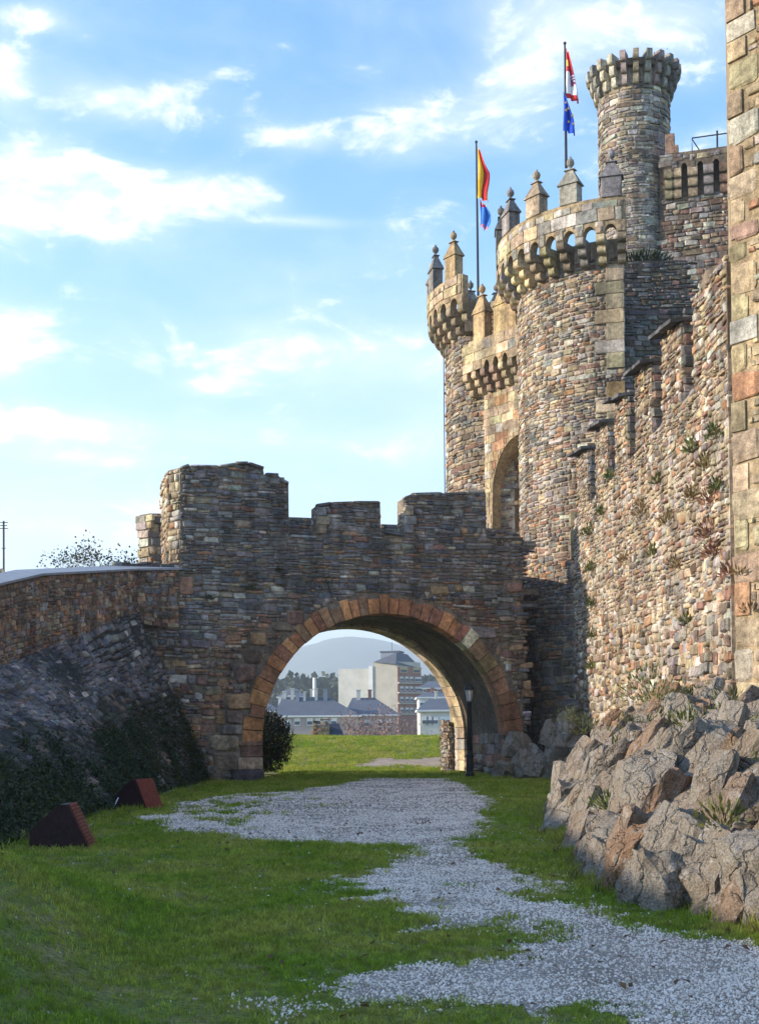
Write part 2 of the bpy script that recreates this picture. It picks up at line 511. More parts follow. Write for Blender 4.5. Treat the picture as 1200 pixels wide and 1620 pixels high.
def grid_mesh(name, V, faces, mat):
    me = bpy.data.meshes.new(name)
    me.vertices.add(len(V)); me.vertices.foreach_set('co', V.astype(np.float32).ravel())
    nf = len(faces); kk = faces.shape[1]
    me.loops.add(nf * kk); me.loops.foreach_set('vertex_index', faces.astype(np.int32).ravel())
    me.polygons.add(nf); me.polygons.foreach_set('loop_start', np.arange(0, nf * kk, kk, dtype=np.int32))
    me.update(calc_edges=True)
    if mat: me.materials.append(mat)
    o = bpy.data.objects.new(name, me); COL.objects.link(o); return o


idx = np.arange(nx * ny).reshape(ny, nx)
Fq = np.stack((idx[:-1, :-1], idx[:-1, 1:], idx[1:, 1:], idx[1:, :-1]), -1).reshape(-1, 4)
V = np.stack((GX, GY, GZ), -1).reshape(-1, 3)
g = grid_mesh('ground', V, Fq, M['turf']); g.data.polygons.foreach_set('use_smooth', [True] * len(g.data.polygons)); tag(g, kind='structure')


def inpoly(px, py, poly):
    c = np.zeros(np.shape(px), bool); j = len(poly) - 1
    for i in range(len(poly)):
        xi, yi = poly[i]; xj, yj = poly[j]
        if yi != yj:
            c ^= ((yi > py) != (yj > py)) & (px < (xj - xi) * (py - yi) / (yj - yi) + xi)
        j = i
    return c


PATH_PX = [(575, 1232), (705, 1232), (770, 1262), (765, 1300), (730, 1330), (745, 1352), (830, 1390), (890, 1425), (1000, 1462), (1110, 1482), (1300, 1500),
           (1400, 1680), (960, 1640), (900, 1605), (830, 1590), (700, 1585), (570, 1580), (560, 1560), (690, 1532), (800, 1508), (740, 1480), (650, 1470), (560, 1445),
           (560, 1395), (600, 1375), (640, 1362), (640, 1342), (560, 1340), (420, 1335), (330, 1322), (250, 1318), (215, 1296), (260, 1272), (360, 1256), (480, 1250)]
PATH_W = [tuple(G(*p)[:2]) for p in PATH_PX]
PATCH_W = [tuple(G(*p)[:2]) for p in [(430, 1588), (480, 1580), (510, 1592), (480, 1606), (435, 1604)]]
BEYOND = [(-1.5, 61.5), (4.5, 61.5), (4.5, 66), (-.5, 66)]


def segdist(x, y, poly):
    d = np.full(np.shape(x), 1e9); n = len(poly)
    for i in range(n):
        ax, ay = poly[i]; bx, by = poly[(i + 1) % n]
        ex, ey = bx - ax, by - ay; t = np.clip(((x - ax) * ex + (y - ay) * ey) / (ex * ex + ey * ey), 0, 1)
        d = np.minimum(d, np.hypot(x - ax - t * ex, y - ay - t * ey))
    return d


def gravel(x, y):
    """>0 on gravel, in metres-ish, with ragged edges and turf islands"""
    m1 = np.where(inpoly(x, y, PATH_W), 1, -1) * segdist(x, y, PATH_W)
    m2 = np.where(inpoly(x, y, PATCH_W), 1, -1) * segdist(x, y, PATCH_W)
    m3 = np.where(inpoly(x, y, BEYOND), 1, -1) * segdist(x, y, BEYOND) * .5
    mm = np.maximum(np.maximum(np.minimum(m1, .55), m2), m3)
    edge = (fbm(x * 1.3, y * .9, 21, 4) - .5) * .95 + (fbm(x * 5, y * 3, 31, 3) - .5) * .75
    left = sstep(.3, -2.5, x) * sstep(17, 21, y) * .38       # thinner, grassy gravel on the left by the pier
    island = sstep(.56, .66, fbm(x * .7 + 3, y * .9, 47, 3)) * .45 * sstep(2.2, .8, np.abs(x - .2)) * (y < 14)
    return mm + edge - left - island


fc = V[Fq].mean(1)
sel = (np.abs(fc[:, 0]) < 8.5) & (fc[:, 1] < 70) & (fc[:, 1] > 5)
fi = np.where(sel)[0]; fi = fi[gravel(fc[fi, 0], fc[fi, 1]) > 0]
uq, inv = np.unique(Fq[fi], return_inverse=True)
o = grid_mesh('path', V[uq] + np.array((0, 0, .006)), inv.reshape(-1, 4), M['gravel']); tag(o, kind='structure')

# ------------------------------------------------------------------ instancing of loose ground cover (one object each, kind stuff)


def scatter(name, pts, rot, scl, sources, mat_parent=None, kind='stuff', label=None, cat=None):
    me = bpy.data.meshes.new(name); me.vertices.add(len(pts)); me.vertices.foreach_set('co', np.asarray(pts, np.float32).ravel())
    a = me.attributes.new('turn', 'FLOAT_VECTOR', 'POINT'); a.data.foreach_set('vector', np.asarray(rot, np.float32).ravel())
    a = me.attributes.new('size', 'FLOAT', 'POINT'); a.data.foreach_set('value', np.asarray(scl, np.float32))
    a = me.attributes.new('pick', 'INT', 'POINT'); a.data.foreach_set('value', np.random.RandomState(4).randint(0, len(sources), len(pts)).astype(np.int32))
    o = bpy.data.objects.new(name, me); COL.objects.link(o)
    gn = bpy.data.node_groups.new(name + '_nodes', 'GeometryNodeTree')
    gn.interface.new_socket('Geometry', in_out='INPUT', socket_type='NodeSocketGeometry')
    gn.interface.new_socket('Geometry', in_out='OUTPUT', socket_type='NodeSocketGeometry')
    ni = gn.nodes.new('NodeGroupInput'); no = gn.nodes.new('NodeGroupOutput'); ip = gn.nodes.new('GeometryNodeInstanceOnPoints')
    gi = gn.nodes.new('GeometryNodeGeometryToInstance')
    def attr(nm, dt):
        n = gn.nodes.new('GeometryNodeInputNamedAttribute'); n.data_type = dt; n.inputs['Name'].default_value = nm; return n.outputs['Attribute']
    for so_ in reversed(sources):
        oi = gn.nodes.new('GeometryNodeObjectInfo'); oi.inputs['Object'].default_value = so_
        gn.links.new(oi.outputs['Geometry'], gi.inputs[0])
    e2r = gn.nodes.new('FunctionNodeEulerToRotation')
    gn.links.new(attr('turn', 'FLOAT_VECTOR'), e2r.inputs[0])
    gn.links.new(ni.outputs[0], ip.inputs['Points']); gn.links.new(gi.outputs[0], ip.inputs['Instance'])
    ip.inputs['Pick Instance'].default_value = True
    gn.links.new(attr('pick', 'INT'), ip.inputs['Instance Index'])
    gn.links.new(e2r.outputs[0], ip.inputs['Rotation']); gn.links.new(attr('size', 'FLOAT'), ip.inputs['Scale'])
    gn.links.new(ip.outputs[0], no.inputs[0])
    md = o.modifiers.new('scatter', 'NODES'); md.node_group = gn
    return tag(o, label, cat, kind=kind)


def source_obj(name, v, f, mat):
    me = bpy.data.meshes.new(name); me.from_pydata([tuple(map(float, q)) for q in v], [], f); me.materials.append(mat); me.update()
    return bpy.data.objects.new(name, me)        # only referenced by the node groups


def tuft(seed, n, hgt, spread, width, lean=.5):
    rg = random.Random(seed); v = []; f = []
    for i in range(n):
        a = rg.uniform(0, 6.28); r = spread * math.sqrt(rg.random()); x, y = r * math.cos(a), r * math.sin(a)
        d = rg.uniform(0, 6.28); hh = hgt * rg.uniform(.5, 1.15); le = lean * hh * rg.uniform(.2, 1.3); ww = width * rg.uniform(.7, 1.3)
        px_, py_ = -math.sin(d) * ww / 2, math.cos(d) * ww / 2; lx, ly = math.cos(d) * le, math.sin(d) * le; b_ = len(v)
        v += [(x - px_, y - py_, -.01), (x + px_, y + py_, -.01), (x + lx * .4 + px_ * .8, y + ly * .4 + py_ * .8, hh * .6), (x + lx * .4 - px_ * .8, y + ly * .4 - py_ * .8, hh * .6), (x + lx, y + ly, hh)]
        f += [(b_, b_ + 1, b_ + 2, b_ + 3), (b_ + 3, b_ + 2, b_ + 4)]
    return v, f


rs = np.random.RandomState(11)


def rand_ground(y0, y1, dens, margin=1.2, xmin=-9, xmax=9):
    """points in the part of the ground the camera sees, evenly per square metre"""
    half = lambda y: .315 * y + margin
    n = int((y1 - y0) * 2 * half(y1) * dens); y = rs.uniform(y0, y1, n); x = rs.uniform(-1, 1, n) * half(y1)
    kq = (np.abs(x) < half(y)) & (x > xmin) & (x < xmax); return x[kq], y[kq]


gp = []; gs = []
for y0, y1, dn, sc in ((6, 11, 260, .85), (11, 16, 190, 1.0), (16, 24, 110, 1.25), (24, 38, 55, 1.6), (38, 58, 30, 2.0)):
    x, y = rand_ground(y0, y1, dn)
    gv = gravel(x, y) + rs.normal(0, .07, len(x)); kq = (gv < .06) & (x < xr(y) + .5) & (x > -6.6)
    kq &= ((gv < -.08) | (rs.rand(len(x)) < .4)) & (fbm(x * .9, y * .9, 77, 3) + rs.rand(len(x)) * .5 > .50)
    kq &= ~((y > 46) & (x < -4.4)) & ~((y > 46.5) & (x > 4.9))
    x, y = x[kq], y[kq]; gp.append(np.stack((x, y, height(x, y)), -1)); gs.append(rs.uniform(.6, 1.25, len(x)) * sc * (.6 + .8 * fbm(x * .6, y * .6, 15, 3)))
x, y = rand_ground(58, 84, 16, 3, -14, 12); kq = gravel(x, y) < 0; x, y = x[kq], y[kq]
gp.append(np.stack((x, y, height(x, y)), -1)); gs.append(rs.uniform(1.8, 3.0, len(x)))
gp = np.concatenate(gp); gs = np.concatenate(gs)
tufts = [source_obj('grass_tuft', *tuft(i, 16, .05, .085, .007, .9), M['grass']) for i in range(5)]
scatter('grass', gp, np.stack((rs.normal(0, .12, len(gp)), rs.normal(0, .12, len(gp)), rs.uniform(0, 6.28, len(gp))), -1), gs, tufts)

pp = []; ps = []
for y0, y1, dn, sc in ((6, 11, 2000, .8), (11, 17, 1250, .95), (17, 28, 560, 1.2), (28, 54, 170, 1.7)):
    x, y = rand_ground(y0, y1, dn, .6)
    gv = gravel(x, y); pr = sstep(-.30, .12, gv) ** 1.3 * .95 + .004; pr = pr * (.45 + .55 * sstep(.36, .52, fbm(x * 1.2, y * .7, 63, 4))); kq = (rs.rand(len(x)) < pr) & (x < xr(y) + .1) & (x > -6.4)
    x, y = x[kq], y[kq]; pp.append(np.stack((x, y, height(x, y) + .008), -1)); ps.append(np.clip(np.exp(rs.normal(-.32, .34, len(x))), .3, 1.3) * sc)
pp = np.concatenate(pp); ps = np.concatenate(ps)
pebs = []
for i in range(5):
    bm = bmesh.new(); bmesh.ops.create_icosphere(bm, subdivisions=1, radius=.014); rg = random.Random(i)
    for vv in bm.verts: vv.co *= rg.uniform(.65, 1.25); vv.co.z *= .7
    me = bpy.data.meshes.new('pebble'); bm.to_mesh(me); bm.free()
    cc = (.78, .665, .57) if i < 3 else ((.52, .42, .34) if i == 3 else (.82, .73, .65))
    me.materials.append(plain('pebble_tone', cc, .8, noise=.2, scale=30)); pebs.append(bpy.data.objects.new('pebble', me))
scatter('gravel', pp, rs.uniform(0, 6.28, (len(pp), 3)), ps, pebs)
# daisies
x, y = rand_ground(7, 30, 9); gv = gravel(x, y); kq = (gv < -.05) & (x < xr(y)) & (x > -4) & (fbm(x * .5, y * .5, 99, 3) + .25 * sstep(-1, 2.5, x) > .55)
x, y = x[kq], y[kq]
vd = [(0, 0, .05)] + [(.011 * math.cos(i * math.pi / 4), .011 * math.sin(i * math.pi / 4), .052 + .003 * (i % 2)) for i in range(8)]
dsy = source_obj('daisy', vd, [(0, i + 1, (i + 1) % 8 + 1) for i in range(8)], M['daisy'])
scatter('daisies', np.stack((x, y, height(x, y)), -1), np.stack((rs.normal(0, .3, len(x)), rs.normal(0, .3, len(x)), 0 * x), -1), rs.uniform(.5, 1.0, len(x)), [dsy])

# longer grass along the foot of the rocks, walls and bank; fallen leaves on the turf
y = rs.uniform(9, 46, 2600); x = np.where(rs.rand(2600) < .6, xr(y) - np.abs(rs.normal(0, .16, 2600)) + .12, -5.75 + rs.normal(0, .18, 2600) - .25 * (y < 22)); kq = (gravel(x, y) < .1) & ((x > 0) | (y > 18)); x, y = x[kq], y[kq]
long_tufts = [source_obj('long_grass_tuft', *tuft(60 + i, 16, .15, .07, .009, .7), M['grass'] if i < 3 else M['dryweed']) for i in range(4)]
scatter('long_grass', np.stack((x, y, height(x, y)), -1), np.stack((rs.normal(0, .15, len(x)), rs.normal(0, .15, len(x)), rs.uniform(0, 6.28, len(x))), -1), rs.uniform(.5, 1.35, len(x)), long_tufts)
x, y = rand_ground(7, 34, 5); kq = (x < xr(y)) & (x > -5.2) & (fbm(x * .5, y * .5, 140, 3) > .45); x, y = x[kq], y[kq]
lv_ = [source_obj('fallen_leaf', [(-.025, 0, .03), (0, -.016, .035), (.03, 0, .03), (0, .016, .042)], [(0, 1, 2), (0, 2, 3)], plain('dry_leaf', c_, .8)) for c_ in ((.20, .11, .05), (.13, .075, .04))]
scatter('fallen_leaves', np.stack((x, y, height(x, y) + .01), -1), np.stack((rs.normal(0, .4, len(x)), rs.normal(0, .4, len(x)), rs.uniform(0, 6.28, len(x))), -1), rs.uniform(.7, 1.6, len(x)), lv_)

# ------------------------------------------------------------------ masonry
SLA, SL2, SLB, BRO, RBR, ORA, TAN, YEL, PAL, GRY, PUR = ((.140, .130, .124), (.205, .186, .172), (.115, .122, .140), (.20, .135, .085), (.25, .125, .08), (.39, .19, .075), (.37, .265, .15), (.44, .325, .17), (.47, .41, .33), (.27, .245, .215), (.21, .165, .15))


def unit_stone(seed, ashlar=False):
    rg = random.Random(seed); a = .46 if ashlar else .39; v = []; tx, ty = (0, 0) if ashlar else (rg.uniform(-.55, .55), rg.uniform(-.45, .45))
    cor = [(rg.uniform(-.02, .02) if ashlar else rg.uniform(-.07, .07), rg.uniform(-.02, .02) if ashlar else rg.uniform(-.10, .10)) for _ in range(4)]
    us = [-.5, -a * rg.uniform(.8, 1.1), a * rg.uniform(.8, 1.1), .5]
    for j, y in enumerate(us):
        for i, x in enumerate(us):
            fx, fy = x + .5, y + .5
            ox = cor[0][0] * (1 - fx) * (1 - fy) + cor[1][0] * fx * (1 - fy) + cor[2][0] * fx * fy + cor[3][0] * (1 - fx) * fy
            oy = cor[0][1] * (1 - fx) * (1 - fy) + cor[1][1] * fx * (1 - fy) + cor[2][1] * fx * fy + cor[3][1] * (1 - fx) * fy
            e = (i in (0, 3)) + (j in (0, 3)); xx, yy = x + ox, y + oy
            if e == 2 and not ashlar: s_ = rg.uniform(.76, .95); xx *= s_; yy *= s_
            if e == 0: z = 1 + rg.uniform(-.14, .14) * (.3 if ashlar else 1.2) + tx * x + ty * y
            elif e == 1: z = (.86 if ashlar else .58) + rg.uniform(-.14, .14) * (.3 if ashlar else 1) + (tx * x + ty * y) * .8
            else: z = (.78 if ashlar else .22) + rg.uniform(-.10, .10)
            if e == 1 and not ashlar:
                xx += rg.uniform(-.03, .03); yy += rg.uniform(-.05, .05)
            v.append((xx, yy, z))
    ring = [0, 1, 2, 3, 7, 11, 15, 14, 13, 12, 8, 4]; b_ = 16
    for r_ in ring: v.append((v[r_][0] * 1.02, v[r_][1] * 1.02, -1.0))
    f = [(j * 4 + i, j * 4 + i + 1, j * 4 + i + 5, j * 4 + i + 4) for j in range(3) for i in range(3)]
    f += [(ring[i], b_ + i, b_ + (i + 1) % 12, ring[(i + 1) % 12]) for i in range(12)]
    return np.array(v), np.array(f)


def make_bank(n, ashlar, seed, mat):
    out = []
    for i in range(n):
        v, f = unit_stone(seed + i, ashlar); me = bpy.data.meshes.new('stone'); me.from_pydata(v.tolist(), [], f.tolist()); me.materials.append(mat); me.update(); out.append((v, f, me))
    return out


BANK = {'rubble': make_bank(22, False, 100, M['stone']), 'ashlar': make_bank(8, True, 300, M['ashlar'])}


def lay(s0, s1, z0, z1, hr, wr, seed, gap=.012, wob=.10, split=.2, jit=.22):
    """courses of stones: returns rows of (s, z, w, h, turn)"""
    rg = random.Random(seed); out = []; z = z0
    while z < z1:
        h = rg.uniform(*hr); s = s0 - rg.uniform(0, wr[1])
        while s < s1:
            w_ = rg.uniform(*wr) * (.8 + .4 * h / hr[1]) * (1.45 if rg.random() < .07 else 1)
            cs = s + w_ / 2; cz = z + h / 2 + wob * ((float(vnoise(cs * .5, z * .8, seed)) - .5) * 2 + (float(vnoise(cs * 1.7, z * 1.3, seed + 3)) - .5) * 1.1)
            if rg.random() < split and h > .13:
                t = rg.uniform(.38, .62)
                out.append((cs, cz - h / 2 + h * t / 2, w_ - gap, h * t - gap, rg.gauss(0, .03)))
                if rg.random() < .5:
                    out.append((cs, cz + h / 2 - h * (1 - t) / 2, w_ - gap, h * (1 - t) - gap, rg.gauss(0, .03)))
                else:
                    k_ = rg.uniform(.35, .65)
                    out.append((s + w_ * k_ / 2, cz + h / 2 - h * (1 - t) / 2, w_ * k_ - gap, h * (1 - t) - gap, rg.gauss(0, .04)))
                    out.append((s + w_ * (1 + k_) / 2, cz + h / 2 - h * (1 - t) / 2, w_ * (1 - k_) - gap, h * (1 - t) - gap, rg.gauss(0, .04)))
            else:
                out.append((cs, cz, (w_ - gap) * rg.uniform(1 - jit * .4, 1.0), (h - gap) * rg.uniform(1 - jit, 1.04), rg.gauss(0, .05)))
            s += w_
        z += h
    return np.array(out)


def pick(pal, rg):
    t = sum(p[1] for p in pal); r_ = rg.random() * t
    for c, w_ in pal:
        r_ -= w_
        if r_ <= 0: break
    k_ = math.exp(rg.gauss(0, .15)); l_ = (c[0] + c[1] + c[2]) / 3; return tuple(min(.8, max(.02, (q_ * .72 + l_ * .28) * k_ * math.exp(rg.gauss(0, .04)))) for q_ in c)


class Stones:
    """collects stones of one thing; the 300 that show largest become objects, the rest one joined part"""
    def __init__(s, root, seed): s.root = root; s.rows = []; s.rg = random.Random(seed)
    def add(s, surf, L, inside=None, pal=None, palf=None, depth=(.05, .10), style='rubble', sink=None, name='stone'):
        if not len(L): return
        sink = (.0 if style == 'ashlar' else .30) if sink is None else sink
        if inside is not None:
            ok = lambda q_: all(inside(q_[0] + sx * q_[2] * .46, q_[1] + sz * q_[3] * .46) for sx in (-1, 1) for sz in (-1, 1))
            keep_ = []
            def fit(q_, lv):
                if ok(q_): keep_.append(q_); return
                if lv == 0: return
                a, z, w_, h, r_ = q_
                if w_ > h * .9 and w_ > .16:
                    fit((a - w_ / 4, z, w_ / 2 - .008, h, r_), lv - 1); fit((a + w_ / 4, z, w_ / 2 - .008, h, r_), lv - 1)
                elif h > .14:
                    fit((a, z - h / 4, w_, h / 2 - .006, r_), lv - 1); fit((a, z + h / 4, w_, h / 2 - .006, r_), lv - 1)
            for q_ in L: fit(tuple(q_), 3)
            if not keep_: return
            L = np.array(keep_)
        P_, T, B, N = surf.frame(L[:, 0], L[:, 1])
        for i in range(len(L)):
            a, z, w_, h, r_ = L[i]
            d = s.rg.uniform(*depth); c = pick(palf(a, z) if palf else pal, s.rg)
            t = T[i] * math.cos(r_) + B[i] * math.sin(r_); b_ = -T[i] * math.sin(r_) + B[i] * math.cos(r_)
            s.rows.append((P_[i] - N[i] * d * (sink if style == 'ashlar' else sink * s.rg.uniform(.3, 1.9)), t * w_, b_ * h, N[i] * d, c, style, s.rg.randrange(len(BANK[style])), name))
    def build(s, limit=300):
        if not s.rows: return
        pc = np.array([r_[0] for r_ in s.rows]); px, py, d = proj(pc)
        area = np.array([np.linalg.norm(r_[1]) * np.linalg.norm(r_[2]) for r_ in s.rows]); nn = np.array([r_[3] / np.linalg.norm(r_[3]) for r_ in s.rows])
        vv = CAMP - pc; vv /= np.linalg.norm(vv, axis=1, keepdims=True)
        vis = area * np.clip((nn * vv).sum(1), 0, 1) / d ** 2
        vis[(px < -10) | (px > 1210) | (py < -10) | (py > 1630)] = 0
        order = np.argsort(-vis); big = set(order[:limit].tolist()) if len(order) > limit else set(range(len(s.rows)))
        base = wloc(s.root); bulk = {}
        for i, r_ in enumerate(s.rows):
            p, t, b_, n_, c, st, vi, nm = r_
            if i in big and (vis[i] > 0 or len(s.rows) <= limit):
                o = bpy.data.objects.new(nm, BANK[st][vi][2]); COL.objects.link(o); o.parent = s.root
                mm = Matrix.Identity(4); mm.col[0][:3] = t; mm.col[1][:3] = b_; mm.col[2][:3] = n_; mm.translation = Vector(p.tolist()) - base
                o.matrix_local = mm; o.color = (*c, 1)
            else: bulk.setdefault(st, []).append(r_)
        for st, rows in bulk.items():
            Vs = []; Fs = []; Cs = []; nb = 0
            for p, t, b_, n_, c, _, vi, nm in rows:
                v, f, me = BANK[st][vi]
                Vs.append(p + v[:, :1] * t + v[:, 1:2] * b_ + v[:, 2:] * n_); Fs.append(f + nb); nb += len(v); Cs.append(np.tile((*c, 1), (len(v), 1)))
            Vs = np.concatenate(Vs); o = grid_mesh('small_stones', Vs - np.array(base), np.concatenate(Fs), M['ashlar_bulk' if st == 'ashlar' else 'stone_bulk'])
            ca = o.data.attributes.new('stone_colour', 'FLOAT_COLOR', 'POINT'); ca.data.foreach_set('color', np.concatenate(Cs).astype(np.float32).ravel())
            o.parent = s.root; tag(o, kind='stuff')


def wedge(name, surf, cx, cz, r_in, r_out, a0, a1, o0, o1, mat, root, col):
    """voussoir: block between two angles round a centre on a flat surface, edges chamfered"""
    g_ = .012; am = (a0 + a1) / 2; ra = lambda r_, a: (cx + r_ * math.cos(a), cz + r_ * math.sin(a)); e0 = g_ / r_in
    outl = [ra(r_in, a0 + e0), ra(r_in, am), ra(r_in, a1 - e0), ra(r_out, a1 - e0 * .7), ra(r_out, am), ra(r_out, a0 + e0 * .7)]
    mx = np.mean(outl, 0); ins = [tuple(mx + (np.array(p) - mx) * .93) for p in outl]; n = 6
    A = np.array(outl); B_ = np.array(ins)
    v = np.concatenate([surf.pos(A[:, 0], A[:, 1], np.full(n, o0)), surf.pos(A[:, 0], A[:, 1], np.full(n, o1 - .02)), surf.pos(B_[:, 0], B_[:, 1], np.full(n, o1))])
    f = [[2 * n + i for i in range(n)][::-1], list(range(n))]
    for q_ in range(2):
        for i in range(n): j = (i + 1) % n; f.append((q_ * n + j, q_ * n + i, (q_ + 1) * n + i, (q_ + 1) * n + j))
    o = fix_normals(mk(name, v, f, mat, root)); o.color = (*col, 1); return o

# ------------------------------------------------------------------ the bridge with its arch
BR = Plane((0, 48.6), (1, .28)); TH = 5.8


def out_px(surf, pts, o=0.0): return [surf.hit(px, py, o) for px, py in pts]


bridge = thing('arched_bridge', (0, 48.6, 0), 'dark slate bridge with battlements and a round arch of orange stones over the path', 'bridge')
sl_, zc = BR.hit(414, 1170); sr_, zc2 = BR.hit(798, 1170); scx = (sl_ + sr_) / 2; AR = (sr_ - sl_) / 2; zc = (zc + zc2) / 2
sL = BR.hit(196, 1000)[0]; sR = BR.hit(827, 1000)[0]; zd = BR.hit(600, 884)[1]
arc = [(scx - AR * math.cos(a), zc + AR * math.sin(a)) for a in np.linspace(0, math.pi, 40)]
outline = [(sL, -.4), (scx - AR, -.4)] + arc + [(scx + AR, -.4), (sR, -.4), (sR, zd), (BR.hit(285, 800)[0], zd), (BR.hit(285, 800)[0], BR.hit(240, 907)[1]), (sL, BR.hit(240, 907)[1])]
v, f = slab(BR, outline, -TH, 0.0)
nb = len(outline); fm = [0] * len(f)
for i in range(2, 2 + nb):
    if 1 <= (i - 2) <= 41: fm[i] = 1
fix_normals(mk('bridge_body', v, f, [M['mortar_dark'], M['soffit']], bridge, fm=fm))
# closing wedge between the bridge and the gate tower
p_ = [BR.pos(sR, 0, -.9), BR.pos(sR + .25, 0, -1.3), BR.pos(sR + .95, 0, -3.2), BR.pos(sR + .95, 0, -TH), BR.pos(sR, 0, -TH)]
v, f = prism([(q_[0], q_[1]) for q_ in p_], -.4, zd); fix_normals(mk('abutment', v, f, M['mortar_dark'], bridge))
TOP_PX = [(285, 742), (300, 737), (345, 738), (372, 734), (392, 734), (416, 742), (418, 752), (441, 752), (444, 760), (456, 765), (457, 848),
          (500, 850), (500, 800), (522, 797), (560, 796), (601, 795), (602, 842), (638, 848), (638, 788), (652, 783), (700, 782), (768, 780), (769, 850), (827, 852)]
top = out_px(BR, TOP_PX)
par = [(BR.hit(285, 800)[0], zd)] + top + [(top[-1][0], zd)]
v, f = slab(BR, par, -.85, 0.0); fix_normals(mk('parapet', v, f, M['mortar_dark'], bridge))
s270, s285, s456 = (BR.hit(px, 800)[0] for px in (269, 285, 457)); zb1 = BR.hit(350, 766)[1]
blk = [BR.pos(s285, 0, -.85), BR.pos(s456, 0, -.85), BR.pos(s456, 0, -3.2), BR.pos(s270, 0, -3.2), BR.pos(s270, 0, -.62), BR.pos(s285, 0, 0.0)]
v, f = prism([(q_[0], q_[1]) for q_ in blk], zd - 2, zb1 + .55); fix_normals(mk('turret_block', v, f, M['mortar_dark'], bridge))
# rear parapet
zr = BR.hit(475, 823, -TH)[1]; zr2 = BR.hit(620, 834, -TH)[1]; s0r, s1r = BR.hit(292, 800, -TH)[0], BR.hit(800, 800, -TH)[0]
g1, g2 = BR.hit(566, 800, -TH)[0], BR.hit(596, 800, -TH)[0]
rear = [(s0r, zd), (s1r, zd), (s1r, zr2), (g2, zr2), (g2, zr - .5), (g1, zr - .5), (g1, zr), (s0r, zr)]
v, f = slab(BR, rear, -TH, -TH + .7); fix_normals(mk('rear_parapet', v, f, M['mortar_dark'], bridge))
# rear merlon left of the block, turned a little
ml = Plane(BR.pos(BR.hit(262, 850, -3.0)[0], 0, -3.0)[:2], (1, .10))
q0 = ml.hit(219, 850)[0]; q1 = ml.hit(290, 850)[0]; zt = ml.hit(240, 812)[1]; q05 = ml.hit(236, 850)[0]
pp_ = [ml.pos(q05, 0, 0), ml.pos(q1, 0, 0), ml.pos(q1, 0, -.9), ml.pos(q0, 0, -.9), ml.pos(q0, 0, -.42)]
v, f = prism([(q_[0], q_[1]) for q_ in pp_], zd - 4.5, zt); fix_normals(mk('merlon', v, f, M['mortar_dark'], bridge))

PAL_SLATE = [(SLA, 24), (SL2, 30), (SLB, 12), (BRO, 11), (PUR, 9), (GRY, 14), (ORA, 4), (TAN, 5), (PAL, 4), (RBR, 3)]
PAL_WARM = [(BRO, 22), (RBR, 16), (ORA, 12), (TAN, 8), (PUR, 14), (SL2, 12), (SLB, 8), (GRY, 10), (PAL, 5)]
PAL_RUST = [(ORA, 34), (RBR, 26), (TAN, 14), (BRO, 16), (PUR, 8), (PAL, 4)]


def front_pal(a, z):
    d = math.hypot(a - scx, z - zc)
    if z < 6.9 and d < AR + 2.6 and vnoise(a * .8, z * .9, 8) > .33: return PAL_RUST
    if z < 4.2 + 1.8 * float(vnoise(a * .4, 1.0, 5)): return PAL_WARM
    return PAL_SLATE


TOPS = np.array(top)


def in_front(a, z):
    if a < s285 and z > zd - .35: return False
    if z > np.interp(a, TOPS[:, 0], TOPS[:, 1]) + .02: return False
    if z < -.35: return False
    d = math.hypot(a - scx, z - zc)
    if z > zc and d < AR + .76: return False
    if z <= zc and abs(a - scx) < AR + .80: return False
    return True


bs = Stones(bridge, 5)
bigs = []
for (x0, y0, x1, y1), c in [((357, 1097, 394, 1121), ORA), ((357, 1124, 384, 1144), BRO), ((352, 1148, 383, 1162), PUR), ((331, 1164, 378, 1188), TAN), ((340, 1193, 376, 1220), BRO),
                            ((372, 1052, 402, 1080), RBR), ((384, 1026, 412, 1048), RBR), ((395, 1000, 420, 1022), ORA), ((455, 968, 480, 988), RBR), ((283, 912, 304, 940), ORA),
                            ((680, 926, 708, 940), ORA), ((800, 922, 826, 938), RBR), ((725, 990, 782, 1010), PUR), ((430, 985, 462, 1000), BRO)]:
    a0, zt_ = BR.hit(x0, y0); a1, zb_ = BR.hit(x1, y1)
    bs.add(BR, np.array([((a0 + a1) / 2, (zt_ + zb_) / 2, a1 - a0, zt_ - zb_, 0.0)]), None, [(c, 1)], depth=(.10, .14)); bigs.append((a0, a1, zb_, zt_))


def front_ok(a, z): return in_front(a, z) and not any(b_[0] - .02 < a < b_[1] + .02 and b_[2] - .02 < z < b_[3] + .02 for b_ in bigs)


bs.add(BR, lay(sL, sR, 5.4, 13.2, (.10, .29), (.18, .62), 1, wob=.16, split=.45), front_ok, palf=front_pal, depth=(.045, .10))
bs.add(BR, lay(sL, sR, -.3, 5.4, (.14, .36), (.18, .55), 2, wob=.2, split=.35), front_ok, palf=front_pal, depth=(.05, .13))
# chamfered lit corner of the block, quoins of the low merlon
ch = Plane(BR.pos(s270, 0, -.62)[:2], (BR.pos(s285, 0, 0) - BR.pos(s270, 0, -.62))[:2]); wch = float(np.linalg.norm(BR.pos(s285, 0, 0) - BR.pos(s270, 0, -.62)))
PAL_TAN = [(TAN, 30), (YEL, 18), (PAL, 14), (ORA, 12), (BRO, 10), (GRY, 10)]
bs.add(ch, lay(.02, wch, zd - .5, zb1 + .5, (.16, .42), (wch * .55, wch), 7, wob=.02), lambda a, z: -.05 < a < wch + .03 and z < zb1 + .5, PAL_TAN, depth=(.06, .12))
wml = q1 - q05
bs.add(ml, lay(q05, q1, zd - .8, zt, (.14, .36), (.3, .62), 8, wob=.02), lambda a, z: q05 - .03 < a < q1 and z < zt + .02, [(SLA, 20), (SLB, 14), (TAN, 22), (YEL, 10), (SL2, 12)], depth=(.05, .10))
